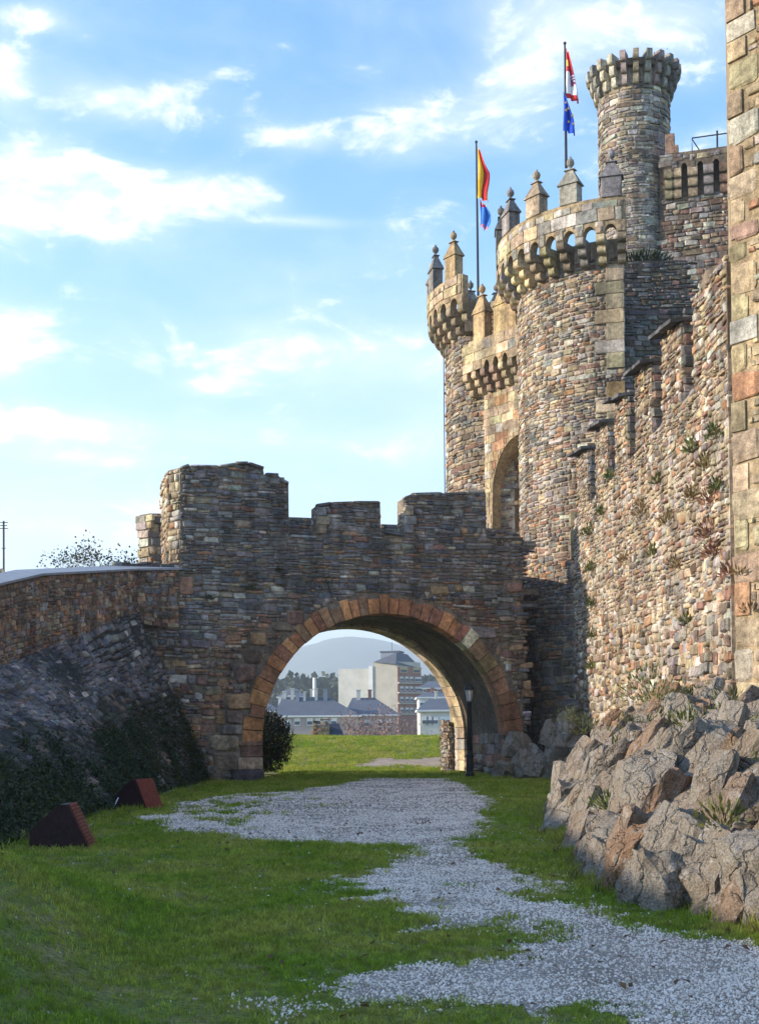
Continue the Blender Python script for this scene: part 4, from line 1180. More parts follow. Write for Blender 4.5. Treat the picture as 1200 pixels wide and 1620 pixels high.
PAL_CURT = [(TAN, 22), (PAL, 14), (YEL, 12), (BRO, 12), (RBR, 7), (ORA, 7), (GRY, 10), (PUR, 5), (SL2, 2)]
s_ = Stones(cw, 81)
okw = lambda a, z: -.1 < a < L_end and (z < zsill or (z < ztm and any(m0 - .02 < a < m1 + .02 for m0, m1 in mers)))
s_.add(CW, lay(0, L_end, 5.0, 12.7, (.12, .28), (.16, .44), 82, gap=.03, wob=.16, split=.3), okw, PAL_CURT, depth=(.03, .11), sink=.4)
s_.add(CW, lay(0, L_end, -.2, 5.0, (.14, .36), (.18, .52), 83, gap=.03, wob=.18, split=.3), okw, PAL_CURT, depth=(.04, .15), sink=.36)
for i, (m0, m1) in enumerate(mers):      # near ends of the battlements, and a quoin edge
    if i == 5: break
    e = Plane(CW.pos(m1, 0, 0)[:2], (1, 0))
    z = zsill - .4; re = random.Random(i)
    while z < ztm - .1:
        h = re.uniform(.14, .32); s_.add(e, np.array([(.29, z + h / 2, re.uniform(.54, .62), h - .015, re.gauss(0, .03))]), None, [(PUR, 3), (RBR, 2), (BRO, 3), (SLA, 6)], depth=(.05, .10)); z += h  # reddish slabs, toned darker to paint the shade of the gaps
for a0, zz in ((.25, 8.2), (.25, 9.0), (.25, 9.6), (.2, 10.3)): s_.add(CW, np.array([(a0, zz, .5, .58, 0)]), None, [(YEL, 1), (TAN, 1)], depth=(.14, .16), style='ashlar')
s_.build(300)

# ------------------------------------------------------------------ big ashlar tower at the right edge
RA = (7.70, 27.2); RTW = Plane(RA, (.6, -.8)); bt = thing('ashlar_tower', (9.6, 27, 0), 'tall tower of big tan squared stones cut off by the right edge of the view', 'tower')
B_ = RTW.pos(9.0, 0, 0)
v, f = prism([RA, (B_[0], B_[1]), (20, 22), (20, 36), (10.5, 36), (8.7, 31)], -.5, 21); fix_normals(mk('tower_body', v, f, M['mortar_tan'], bt))
s_ = Stones(bt, 91); PAL_BT = [(YEL, 12), (TAN, 9), (PAL, 2), (ORA, 3), (BRO, 1)]
z = 1.3; i = 0; rq = random.Random(17); qb = []
while z < 20.5:
    h = rq.uniform(.36, .74); w_ = rq.uniform(.30, .48) if i % 2 else rq.uniform(.62, 1.0); qb.append((w_, z, z + h))
    s_.add(RTW, np.array([(w_ / 2 - .03 + rq.uniform(-.02, .02), z + h / 2, w_, h - rq.uniform(.01, .05), rq.gauss(0, .012))]), None, [(YEL, 4), (TAN, 3), (ORA, 1), (PAL, .6)], depth=(.04, .08), sink=.25, style='rubble' if rq.random() < .6 else 'ashlar'); z += h; i += 1
s_.add(RTW, lay(0, 6, 1.2, 20.9, (.26, .62), (.3, 1.0), 92, gap=.03, wob=.10, split=.25), lambda a, z: a < 6 and not any(a < q_[0] and q_[1] < z < q_[2] for q_ in qb) and a > .3, PAL_BT, depth=(.05, .09), sink=.35, style='rubble')
s_.build(300)

# ------------------------------------------------------------------ ramp wall and the sloping bank of stone on the left
PAIRS = [((-8.5, -8, .8), (-11.6, -8, 1.2), 4.9), ((-7.5, 5, .8), (-11.3, 8, 1.2), 4.9), ((-6.4, 12, .5), (-11.0, 16, 1.5), 4.9), ((-5.75, 17, -.15), (-10.9, 24, 2.0), 5.1), ((-6.0, 25, -.15), (-10.65, 33, 3.25), 5.55),  # near pairs lie out of view, added and sized to shade the foreground
         ((-6.2, 37, -.15), (-10.25, 38.2, 4.35), 6.62), ((-6.3, 47.3, -.15), (-8.75, 45.6, 6.3), 7.72)]
rev = Ruled([p[0] for p in PAIRS], [p[1] for p in PAIRS])
revet = thing('sloping_stone_bank', (-8, 30, 0), 'dark sloping bank of slate stones below the ramp wall, overgrown at its foot', 'embankment')
na, nz = 40, 8; sa = np.linspace(0, rev.L, na); v = []
for j in range(nz + 1):
    p = rev.raw(sa, np.full(na, rev.H * j / nz)); p = p + .25 * (fbm(p[:, 1] * .5, p[:, 2] * .9, 6, 3) - .5)[:, None] * np.array((1, -.3, .4)); v.append(p)
v = np.concatenate(v); f = [(j * na + i, j * na + i + 1, (j + 1) * na + i + 1, (j + 1) * na + i) for j in range(nz) for i in range(na - 1)]
mk('bank_body', v, f, M['mortar_blue'], revet)
s_ = Stones(revet, 101); MOSS = [((.055, .06, .04), 5), ((.075, .072, .055), 3), (SLA, 2), (BRO, .5)]
s_.add(rev, lay(25, rev.L, .05, rev.H, (.14, .32), (.2, .55), 102, gap=.02, wob=.2), lambda a, z: z < rev.H, palf=lambda a, z: MOSS if z < rev.H * (.42 + .3 * float(vnoise(a * .5, z, 7))) else [(SLB, 9), (SLA, 9), (SL2, 7), (PUR, 5), (GRY, 3), (PAL, 1), (BRO, 1)], depth=(.05, .11))
s_.build(300)
ramp = thing('ramp_wall', (-10.5, 35, 0), 'brown rubble ramp wall on the left under a pale metal coping', 'wall')
lo_ = [np.array(p[1]) + np.array((.02, 0, -.5)) for p in PAIRS]; hi_ = [np.array((p[1][0], p[1][1], p[2])) for p in PAIRS]
jn = BR.pos(BR.hit(283, 930)[0], 0, .06); lo_.append(np.array((jn[0], jn[1], 5.6))); hi_.append(np.array((jn[0], jn[1], BR.hit(283, 901)[1])))
lo_ = np.array(lo_); hi_ = np.array(hi_); rw = Ruled(lo_, hi_); nP = len(lo_)
back = np.array((-.7, .25, 0)); v = np.concatenate([lo_, hi_, lo_ + back, hi_ + back]); f = []
for i in range(nP - 1):
    f += [(i, i + 1, nP + i + 1, nP + i), (2 * nP + i + 1, 2 * nP + i, 3 * nP + i, 3 * nP + i + 1), (nP + i, nP + i + 1, 3 * nP + i + 1, 3 * nP + i)]
f += [(0, nP, 3 * nP, 2 * nP), (nP - 1, 3 * nP - 1, 4 * nP - 1, 2 * nP - 1)]
fix_normals(mk('wall_body', v, f, M['mortar_brown'], ramp))
s_ = Stones(ramp, 111)
s_.add(rw, lay(32, rw.L, .1, rw.H, (.13, .26), (.16, .42), 112, gap=.03, wob=.12), lambda a, z: .0 < z < rw.H - .03 and a < rw.L, [(BRO, 8), (RBR, 7), (ORA, 10), (PUR, 3), (TAN, 8), (GRY, 4), (SL2, 3)], depth=(.03, .07))
s_.build(300)
# coping in lengths
for i in range(nP - 1):
    segs = max(1, int(np.linalg.norm(hi_[i + 1] - hi_[i]) / 2.2))
    for j in range(segs):
        a = hi_[i] + (hi_[i + 1] - hi_[i]) * (j + .004) / segs; b_ = hi_[i] + (hi_[i + 1] - hi_[i]) * (j + .996) / segs; o_ = np.array((.12, -.06, -.02)); k_ = np.array((-.82, .3, .14)); u_ = np.array((0, 0, .07))
        v = [a + o_, b_ + o_, b_ + k_, a + k_]; v += [q_ + u_ for q_ in v]
        fix_normals(mk('coping', v, [(3, 2, 1, 0), (4, 5, 6, 7)] + [(q_, (q_ + 1) % 4, 4 + (q_ + 1) % 4, 4 + q_) for q_ in range(4)], M['lead'], ramp))

# ------------------------------------------------------------------ rock outcrop under the right wall


def rock_mesh(seed):
    """block split along planes, its faces roughened in ledges"""
    rg_ = random.Random(seed); bm = bmesh.new(); bmesh.ops.create_cube(bm, size=1.0)
    for i in range(9):
        d = Vector((rg_.gauss(0, 1), rg_.gauss(0, 1), rg_.gauss(0, .7))).normalized(); o_ = d * rg_.uniform(.36, .52)
        r_ = bmesh.ops.bisect_plane(bm, geom=bm.verts[:] + bm.edges[:] + bm.faces[:], plane_co=o_, plane_no=d, clear_outer=True)
        bmesh.ops.holes_fill(bm, edges=[e_ for e_ in bm.edges if e_.is_boundary])
    bmesh.ops.triangulate(bm, faces=bm.faces[:])
    for thr in (.5, .3, .17):
        bmesh.ops.subdivide_edges(bm, edges=[e_ for e_ in bm.edges if e_.calc_length() > thr], cuts=1); bmesh.ops.triangulate(bm, faces=bm.faces[:])
    bm.normal_update()
    for vv in bm.verts:
        c = vv.co; lay_ = math.floor((c.z + .35 * c.x) * 5 + seed) * .37
        n_ = float(fbm(c.x * 2.4 + seed, c.y * 2.4 + c.z * 2.0, seed, 4)) - .5; n2_ = float(vnoise(c.x * 1.5 + lay_ * 3, c.y * 1.5 + lay_, seed + 5)) - .5
        vv.co += vv.normal * (n_ * .20 + n2_ * .10)
    bmesh.ops.recalc_face_normals(bm, faces=bm.faces)
    me = bpy.data.meshes.new('rock'); bm.to_mesh(me); bm.free(); me.materials.append(M['rock']); return me


ROCKS = [rock_mesh(i) for i in range(16)]
crop = thing('rock_outcrop', (5, 20, 0), 'grey and rusty fractured bedrock bulging out under the wall on the right', 'rock outcrop')


def rocksurf(x, y):
    """height of the bedrock at (x, y)"""
    u = np.clip((x - xr(y)) / 3.8, 0, 1); Htop = np.interp(y, [9, 12, 18, 26, 32, 40, 48], [1.5, 1.75, 1.9, 2.2, 2.2, 2.0, 1.6])
    st = fbm(x * 1.3 + 4, y * .7, 61, 4)
    return -.12 + Htop * (1 - (1 - u) ** 3.2) * (.78 + .44 * st) + .22 * np.floor(4 * fbm(x * .8 + .5 * y, y * .5, 71, 2)) * .5 * (u > .02) * u


# low greenery in the gaps between the rocks
yy = rs.uniform(10, 46, 420); uu = rs.uniform(.05, 1.1, 420) ** .8; xx = xr(yy) + uu * 3.8; zz = rocksurf(xx, yy); kq = (fbm(xx * .9, yy * .9, 19, 3) > .56)
xx, yy, zz = xx[kq], yy[kq], zz[kq]
sprig = [source_obj('sprig', *tuft(40 + i, 26, .11, .16, .02, 1.0), M['weed']) for i in range(3)]
scatter('undergrowth', np.stack((xx, yy, zz + .12), -1), np.stack((rs.normal(0, .3, len(xx)), rs.normal(-.3, .3, len(xx)), rs.uniform(0, 6.28, len(xx))), -1), rs.uniform(.6, 1.7, len(xx)), sprig)
ry = np.concatenate([np.arange(8, 30, .13), np.arange(30, 50.5, .22)]); ru = np.linspace(-.06, 1.5, 44)
YY, UU = np.meshgrid(ry, ru, indexing='ij'); XX = xr(YY) + UU * 3.8
ZZ = rocksurf(XX, YY) + (fbm(XX * 3.2, YY * 3.2 + XX, 81, 4) - .5) * .34
fold = (fbm(YY * 1.1, XX * .4, 13, 3) - .5) * .9
XX = XX + fold * np.clip(1 - UU, 0, 1) * .9
ZZ = np.where(UU < 0, -.4, ZZ)
n_, m2 = YY.shape; ii = np.arange(n_ * m2).reshape(n_, m2)
fq = np.stack((ii[:-1, :-1], ii[:-1, 1:], ii[1:, 1:], ii[1:, :-1]), -1).reshape(-1, 4)
ob = grid_mesh('bedrock', np.stack((XX, YY, ZZ), -1).reshape(-1, 3) - np.array((5, 20, 0)), fq[:, ::-1], M['rock']); ob.parent = crop
fix_normals(ob)


def put_rock(x, y, z, sx, sy, sz, rot, tilt, roll, me, parent=crop):
    o = bpy.data.objects.new('rock', me); COL.objects.link(o); o.parent = parent
    mm = Matrix.Translation(Vector((x, y, z)) - wloc(parent)) @ Matrix.Rotation(rot, 4, 'Z') @ Matrix.Rotation(tilt, 4, 'Y') @ Matrix.Rotation(roll, 4, 'X') @ Matrix.Diagonal((sx, sy, sz, 1))
    o.matrix_local = mm; return o


rg = random.Random(77)
for i in range(272):
    y = 9.5 + 38 * rg.random() ** 1.35; u = rg.random() ** 1.3; x = float(xr(y)) + u * 3.9 + .1
    if x > 7.8 and y > 28: continue
    z = float(rocksurf(np.array(x), np.array(y))); k_ = rg.uniform(.38, 1.05) * (1.0 - .2 * u) * (1 + .25 * (u < .2))
    put_rock(x, y, z - .16 * k_, .52 * k_, .75 * k_, 1.5 * k_ * rg.uniform(.7, 1.2), rg.gauss(0, .35), rg.gauss(.52, .16), rg.gauss(0, .2), ROCKS[rg.randrange(16)])
for px, py, s_ in [(940, 1340, 1.15), (1035, 1325, 1.0), (985, 1370, .75), (1010, 1405, .8), (1110, 1395, 1.1), (1180, 1440, 1.3), (905, 1278, .9), (870, 1275, .9), (1070, 1400, .9), (975, 1412, .5),
                   (880, 1240, .9), (895, 1210, 1.0), (925, 1180, 1.0), (1185, 1380, 1.0), (1150, 1440, .8), (930, 1365, .7), (1000, 1330, .8)]:
    yb = min(py + 45 * s_, 1462); p = G(px, yb); put_rock(p[0] + .25, p[1] + .25, .26 * s_, .66 * s_, .62 * s_, .85 * s_, rg.uniform(-.5, .5), rg.gauss(.25, .15), rg.gauss(0, .2), ROCKS[rg.randrange(16)])
for px, py, s_ in [(805, 1222, .95), (835, 1205, 1.25), (862, 1222, .9), (845, 1235, .7), (880, 1205, 1.1), (822, 1180, .9), (900, 1180, 1.2), (872, 1165, 1.0), (895, 1150, 1.0), (915, 1200, .8), (812, 1240, .45)]:
    p = P(px, py, 47.5 + (900 - px) * .012); put_rock(p[0], p[1], max(.1, p[2]), 1.1 * s_, .9 * s_, 1.1 * s_, rg.uniform(-1, 1), rg.gauss(.15, .2), rg.gauss(0, .2), ROCKS[rg.randrange(16)])

# ------------------------------------------------------------------ plants


def leafcloud(pts, size, seed, blade=False, nrm=None):
    rg_ = np.random.RandomState(seed); n = len(pts); d = rg_.normal(0, 1, (n, 3)); d[:, 2] = np.abs(d[:, 2]) + (.6 if blade else 0)
    d /= np.linalg.norm(d, axis=1, keepdims=True); a = np.cross(d, rg_.normal(0, 1, (n, 3))); a /= np.linalg.norm(a, axis=1, keepdims=True)
    s = size * rg_.uniform(.5, 1.3, (n, 1)); w_ = .13 if blade else .38
    v = np.stack((pts, pts + d * s * .5 + a * s * w_, pts + d * s, pts + d * s * .5 - a * s * w_), 1).reshape(-1, 3)
    return v, np.arange(4 * n).reshape(n, 4)


def plant(name, p, rad, n, size, mat, label, cat, seed, group=None, up_=.5, blade=True, flat=(1, 1, 1)):
    rg_ = np.random.RandomState(seed); q_ = rg_.normal(0, 1, (n, 3)); q_ /= np.linalg.norm(q_, axis=1, keepdims=True); q_ *= rad * rg_.rand(n, 1) ** .5 * np.array(flat); q_[:, 2] = np.abs(q_[:, 2]) * up_ * 2 * (1 if up_ > 0 else 1)
    v, f = leafcloud(np.asarray(p) + q_, size, seed, blade); o = mk(name, v, f, mat); return tag(o, label, cat, group, 'thing')


wi = 0
WL = ['green weed below the last battlement of the right wall, left of its neighbour', 'topmost green weed close to the ashlar tower on the right wall', 'straw coloured weed just under the two topmost green weeds',
      'wide dry weed below the middle battlements of the right wall', 'green weed under the battlement nearest the wall top corner', 'upper reddish weed near the ashlar tower', 'green weed beside the upper reddish weed',
      'middle reddish weed of the streak near the ashlar tower', 'lower reddish weed of the streak near the ashlar tower', 'reddish weed at the joint of right wall and ashlar tower',
      'topmost green weed by the gate tower corner of the right wall', 'second green weed down by the gate tower corner', 'small green weed right of the topmost one by the gate tower', 'lone green weed in the middle of the right wall',
      'green weed in the notch under the far battlements', 'dry weed midway down the right wall, above its twin', 'dry weed below the reddish streak', 'dry weed left of the lone green weed',
      'third green weed down by the gate tower corner', 'fourth green weed down by the gate tower corner', 'lowest green weed by the gate tower corner, near the rocks', 'small green weed low on the right wall near the ashlar tower', 'dry weed left of the upper reddish weed']
WP = [(1100, 715, 'weed', .34), (1137, 695, 'weed', .30), (1120, 742, 'dryweed', .30), (1020, 815, 'dryweed', .5), (1045, 765, 'weed', .25), (1128, 800, 'redweed', .42), (1140, 780, 'weed', .26),
      (1125, 850, 'redweed', .42), (1135, 880, 'redweed', .34), (1160, 912, 'redweed', .30), (935, 848, 'weed', .42), (938, 905, 'weed', .36), (955, 815, 'weed', .26), (1037, 880, 'weed', .26),
      (968, 758, 'weed', .25), (1060, 830, 'dryweed', .35), (1075, 900, 'dryweed', .3), (990, 890, 'dryweed', .3), (940, 960, 'weed', .32), (942, 1010, 'weed', .34), (940, 1060, 'weed', .36), (1090, 985, 'weed', .22), (1100, 790, 'dryweed', .34)]
for px, py, kind, r_ in WP:
    a, z = CW.hit(px, py); p = CW.pos(a, z, .10); wi += 1
    lab = (WL[wi - 1], {'weed': 'green weeds on the right wall', 'dryweed': 'dry weeds on the right wall', 'redweed': 'reddish weeds on the right wall'}[kind])
    plant('wall_weed', p, r_, int(110 * r_ / .3), .17, M[kind], lab[0], 'weed', wi, lab[1], up_=.4, flat=(.45, 1.5, 1.3))
for px, py, r_ in [(1190, 970, .2), (1172, 910, .14)]:
    a, z = RTW.hit(px, py); plant('wall_weed', RTW.pos(a, z, .08), r_, 60, .14, M['dryweed'], 'small brown weed growing from a joint of the ' + ('big ashlar tower at lower right' if px > 1180 else 'ashlar tower beside its left edge'), 'weed', px)
for px, py, Y, r_, lab in [(1035, 1100, 25, .75, 'low green bushy plant on the rock shelf below the long wall'), (900, 1130, 44, .55, 'green plant at the corner of gate tower and right wall'), (1085, 1140, 19, .30, 'small weed among stones at the upper rock ledge'),
                      (1150, 1110, 25, .40, 'yellowish weed at the foot of the ashlar tower'), (965, 1270, 17.5, .28, 'dark green plant in the gap of the lower rocks'), (1145, 1300, 12.6, .26, 'green weed clump in the rock hollow at far right'),
                      (925, 1150, 33, .5, 'grey green plant beside the top left rock'), (1010, 1330, 14.5, .14, 'tiny mossy weed between the two round boulders')]:
    plant('rock_plant', P(px, py + 12, Y), r_, int(500 * r_), .12, M['weed'], lab, 'plant', int(px + py), up_=.55)
for px, py, r_, lab in [(510, 935, .5, 'dark hanging weed in the middle of the bridge wall'), (440, 905, .12, 'tiny green tuft right of the block on the bridge wall'), (395, 935, .16, 'small green tuft under the tall block of the bridge'), (330, 950, .14, 'leafy sprig near the joint of bridge and ramp wall')]:
    a, z = BR.hit(px, py); plant('wall_weed', BR.pos(a, z, .08), r_, int(220 * r_) + 30, .13, M['ivy'], lab, 'weed', int(px), flat=(1, .3, 1.2))
a, z = WS.hit(1015, 414); plant('wall_weed', WS.pos(a, z, -.3), 1.0, 420, .3, M['ivy'], 'dark weeds along the top of the shaded wall behind the gate tower', 'weed', 6, flat=(1.5, .4, .5))
# wispy plant on the turret, twiggy shrub behind the ramp wall, dark bush in the arch


def twiggy(name, base, h, spread, n, seed, mat, label, cat, depth=3, rad=.03, leaf=None, nleaf=0, lsize=.1, group=None):
    rg_ = random.Random(seed); mb_ = MB(); tips = []
    def grow(p, d, L, r_, lv):
        q_ = p + d * L * .5 + Vector((rg_.gauss(0, .05), rg_.gauss(0, .05), 0)) * L; e_ = q_ + (d + Vector((rg_.gauss(0, .15), rg_.gauss(0, .15), rg_.gauss(.05, .1)))).normalized() * L * .5
        mb_.tube([p, q_, e_], [r_, r_ * .8, r_ * .55], 4 if lv == 0 else 3)
        if lv >= depth: tips.append(e_); return
        for i in range(rg_.choice((2, 3, 3))):
            nd = (d + Vector((rg_.gauss(0, spread), rg_.gauss(0, spread), rg_.gauss(0, spread * .6)))).normalized(); grow(e_ if i else q_.lerp(e_, .6), nd, L * rg_.uniform(.55, .8), r_ * .55, lv + 1)
    for i in range(n):
        grow(Vector(base) + Vector((rg_.gauss(0, .15 * h * (n > 1)), rg_.gauss(0, .1 * h * (n > 1)), 0)), Vector((rg_.gauss(0, spread * .8), rg_.gauss(0, spread * .8), 1)).normalized(), h * .42, rad, 0)
    root = thing(name, base, label, cat, group); mb_.build('branch' if n > 1 else 'trunk', mat, root)
    if leaf is not None and nleaf:
        pts = np.array([tips[rg_.randrange(len(tips))] for _ in range(nleaf)]) + np.random.RandomState(seed).normal(0, lsize * 1.6, (nleaf, 3)); v, f = leafcloud(pts, lsize, seed, leaf is M['pinktwig']); mk('twigs' if leaf is M['pinktwig'] else 'foliage', v, f, leaf, root)
    return root


p = P(1042, 104, 69); twiggy('turret_plant', p, .75, .5, 4, 3, M['twig'], 'wispy little plant sprouting from the top of the round turret', 'plant', 2, .02, M['weed'], 60, .09)
p = P(150, 915, 47.5); twiggy('shrub', p - np.array((0, 0, .8)), 2.1, .55, 9, 12, M['twig'], 'twiggy dark shrub showing above the ramp wall coping', 'shrub', 3, .025, M['bushleaf'], 900, .10)
p = P(195, 905, 47.5); twiggy('shrub', p - np.array((0, 0, .8)), 1.3, .6, 5, 13, M['twig'], 'low dark shrub above the coping against the small merlon', 'shrub', 3, .02, M['bushleaf'], 500, .10)
pb = BR.pos(scx - AR + 1.15, 0, -TH - 1.7)
root = thing('bush', pb, 'dark dense bush standing at the left side beyond the arch', 'bush')
rs2 = np.random.RandomState(9); q_ = rs2.normal(0, 1, (9000, 3)); q_ /= np.linalg.norm(q_, axis=1, keepdims=True)
rr = (.8 + .35 * fbm(np.arctan2(q_[:, 1], q_[:, 0]) * 2.5 + 8, q_[:, 2] * 3, 5, 3)[:, None]) * rs2.rand(9000, 1) ** .33; q_ = q_ * rr * np.array((1.65, 1.5, 1.6)); q_[:, 2] += 1.35; q_ = q_[q_[:, 2] > .05]
v, f = leafcloud(pb + q_, .22, 4, True); mk('foliage', v, f, M['bushleaf'], root)
mbt = MB(); rgb = random.Random(4)
for i in range(46):
    d = Vector((rgb.gauss(0, .55), rgb.gauss(0, .5), 1)).normalized(); L = rgb.uniform(1.9, 3.1); mbt.tube([Vector(pb) + Vector((0, 0, .1)), Vector(pb) + d * L * .5, Vector(pb) + d * L + Vector((0, 0, -.1 * L))], [.03, .02, .006], 3)
mbt.build('branch', M['twig'], root)
# ivy and moss over the foot of the sloping bank
nI = 42000; sI = rs.uniform(10, rev.L, nI); tI = rs.rand(nI) ** 1.2 * .82
lim = .50 + .30 * (fbm(sI * .35, tI * 3, 41, 3) - .5) + .12 * sstep(30, 12, sI)
kq = (tI < lim) & (fbm(sI * .8, tI * 5, 55, 3) + .25 * rs.rand(len(sI)) - .35 * (tI / .6) > .45); sI, tI = sI[kq], tI[kq]; pI = rev.raw(sI, tI * rev.H); _, tt, bb, nn = rev.frame(sI, tI * rev.H)
pI = pI + nn * (rs.uniform(.02, .12, len(sI)) * (.5 + fbm(sI * .9, tI * 8, 12, 3)))[:, None]
lv = [source_obj('leaf', *[q_.tolist() for q_ in leafcloud(rs.normal(0, .10, (7, 3)) * np.array((1, 1, .4)), .07, i)], M['ivy']) for i in range(4)]
scatter('ivy', pI, rs.uniform(0, 6.28, (len(pI), 3)), rs.uniform(.6, 1.3, len(pI)), lv, label='dark ivy and moss covering the foot of the sloping stone bank', cat='ivy')

# ------------------------------------------------------------------ street lamp
lp = G(743, 1231); lamp = thing('street_lamp', (lp[0], lp[1], 0), 'black street lamp with a glass lantern standing under the right side of the arch', 'street lamp')
mbt = MB(); mbt.lathe((lp[0], lp[1], -.05), [(.17, 0), (.17, .22), (.14, .28), (.14, .85), (.16, .88), (.16, .93), (.11, 1.0), (.10, 1.15)], 14); mbt.build('base', M['black'], lamp)
mbt = MB(); mbt.lathe((lp[0], lp[1], 1.08), [(.11, 0), (.10, .9), (.085, 1.75), (.11, 1.78), (.11, 1.83), (.06, 1.88)], 12); mbt.build('pole', M['black'], lamp, True)
mbt = MB(); mbt.lathe((lp[0], lp[1], 2.95), [(.07, 0), (.10, .05), (.16, .42), (.15, .44)], 6); mbt.build('glass', M['glass'], lamp)
mbt = MB(); mbt.lathe((lp[0], lp[1], 3.39), [(.22, 0), (.20, .05), (.08, .22), (.04, .25), (.04, .30), (.015, .38)], 12); mbt.build('lantern_cap', M['black'], lamp)
mbt = MB()
for i in range(6):
    a = math.pi * 2 * i / 6; c_, s_ = math.cos(a), math.sin(a); mbt.tube([(lp[0] + .10 * c_, lp[1] + .10 * s_, 2.98), (lp[0] + .17 * c_, lp[1] + .17 * s_, 3.41)], .014, 4)
mbt.build('lantern_frame', M['black'], lamp)

# ------------------------------------------------------------------ two red wedge shaped light housings and their cable


def housing(px, py, yaw, size, label, dn=0.0):
    p = G(px, py); p[2] = float(height(p[0], p[1])) - dn; root = thing('floodlight_housing', p, label, 'light housing', 'red floodlight housings on the turf')
    prof = [(-.42, .02), (-.40, .30), (.02, .66), (.14, .66), (.45, .02)]; wd = .30; d = Vector((math.cos(yaw), math.sin(yaw), 0)); s_ = Vector((-d.y, d.x, 0)); c = Vector(p)
    pt = lambda a, b, z: c + (d * a + s_ * b) * size + Vector((0, 0, z * size))
    v = [pt(a, -wd, z) for a, z in prof] + [pt(a, wd, z) for a, z in prof]; n = len(prof)
    fix_normals(mk('body', [tuple(q_) for q_ in v], [list(range(n)), [n + i for i in range(n)][::-1]] + [(i, (i + 1) % n, n + (i + 1) % n, n + i) for i in range(n)], M['rust'], root))
    ns = 13
    for i in range(ns):
        t0, t1 = (i + .06) / ns, (i + .78) / ns; A = lambda t, o_: (.14 + .31 * t + .9 * o_, .66 - .64 * t + .45 * o_)
        vv = []
        for (t, o_) in ((t0, .008), (t1, .003), (t1, .026), (t0, .036)):
            a, z = A(t, o_); vv += [pt(a, -wd * .97, z), pt(a, wd * .97, z)]
        fix_normals(mk('slat', [tuple(q_) for q_ in vv], [(0, 1, 3, 2), (2, 3, 5, 4), (4, 5, 7, 6), (6, 7, 1, 0), (0, 2, 4, 6), (1, 7, 5, 3)], M['rustslat'], root))
    vv = [pt(a, b, z) for a, z in ((-.44, -.02), (.47, -.02), (.47, .03), (-.44, .03)) for b in (-wd - .02, wd + .02)]
    fix_normals(mk('base_frame', [tuple(q_) for q_ in vv], [(0, 1, 3, 2), (2, 3, 5, 4), (4, 5, 7, 6), (6, 7, 1, 0), (0, 2, 4, 6), (1, 7, 5, 3)], M['black'], root)); return p


h1 = housing(98, 1342, R(3), 1.05, 'nearer dark red wedge shaped light housing with a slatted front on the turf slope')
h2 = housing(219, 1280, R(-28), 1.06, 'farther dark red wedge shaped light housing by the sloping stone bank')
mbt = MB(); cpts = [(136, 1313), (150, 1305), (165, 1294), (178, 1283)]
pts = [];
for px, py in cpts: q_ = G(px, py); pts.append((q_[0], q_[1], float(height(q_[0], q_[1])) + .05))
q_ = P(187, 1262, h2[1] - .3); pts.append((q_[0], q_[1], q_[2])); mbt.tube(pts, .014, 5)
tag(mbt.build('power_cable', M['cable']), 'pale cable running between the two red light housings', 'cable', kind='thing')
mbt = MB(); pts = []
for px, py in ((250, 1262), (270, 1256), (290, 1252), (305, 1248), (318, 1241), (330, 1240)): q_ = G(px, py); pts.append((q_[0], q_[1], float(height(q_[0], q_[1])) + .05))
mbt.tube(pts, .014, 5); tag(mbt.build('power_cable', M['cable']), 'pale cable on the grass between farther red housing and bridge', 'cable', kind='thing')

# cable down the far tower's edge, joint pipe, antenna
n_, _ = T2.dirs(R2 * R(-2)); mbt = MB(); mbt.tube([C2.tolist() + [0] for _ in ()] or [tuple(T2.pos(R2 * R(1.5), z, .16)) for z in (9.0, 12, 15, 18, 20.6)], .028, 5)
mbt.build('conductor_cable', M['wire'], tower2)
ap = P(6, 912, 60); am = thing('antenna_mast', (ap[0], ap[1], ap[2] - 3), 'thin antenna mast with a small dish showing above the ramp wall', 'antenna')
mbt = MB(); zt2 = P(6, 824, 60)[2]; mbt.tube([(ap[0], ap[1], ap[2] - 9), (ap[0], ap[1], zt2)], .05, 6); mbt.build('mast', M['wire'], am)
mbt = MB()
for zz, w_ in ((zt2 - .08, .42), (zt2 - .22, .34), (zt2 - .36, .42), (zt2 - 1.3, .2)): mbt.tube([(ap[0] - w_ / 2, ap[1], zz), (ap[0] + w_ / 2, ap[1], zz)], .022, 4)
mbt.build('element', M['wire'], am)
mbt = MB(); mbt.lathe((0, 0, 0), [(.02, 0), (.14, .03), (.24, .10), (.23, .11), (.02, .05)], 14); o = mbt.build('dish', M['wire'], am, origin=(0, 0, 0)); o.rotation_euler = (R(75), 0, R(-30)); o.location = (-.05, -.1, ap[2] + .12 - (ap[2] - 3))

# ------------------------------------------------------------------ flags


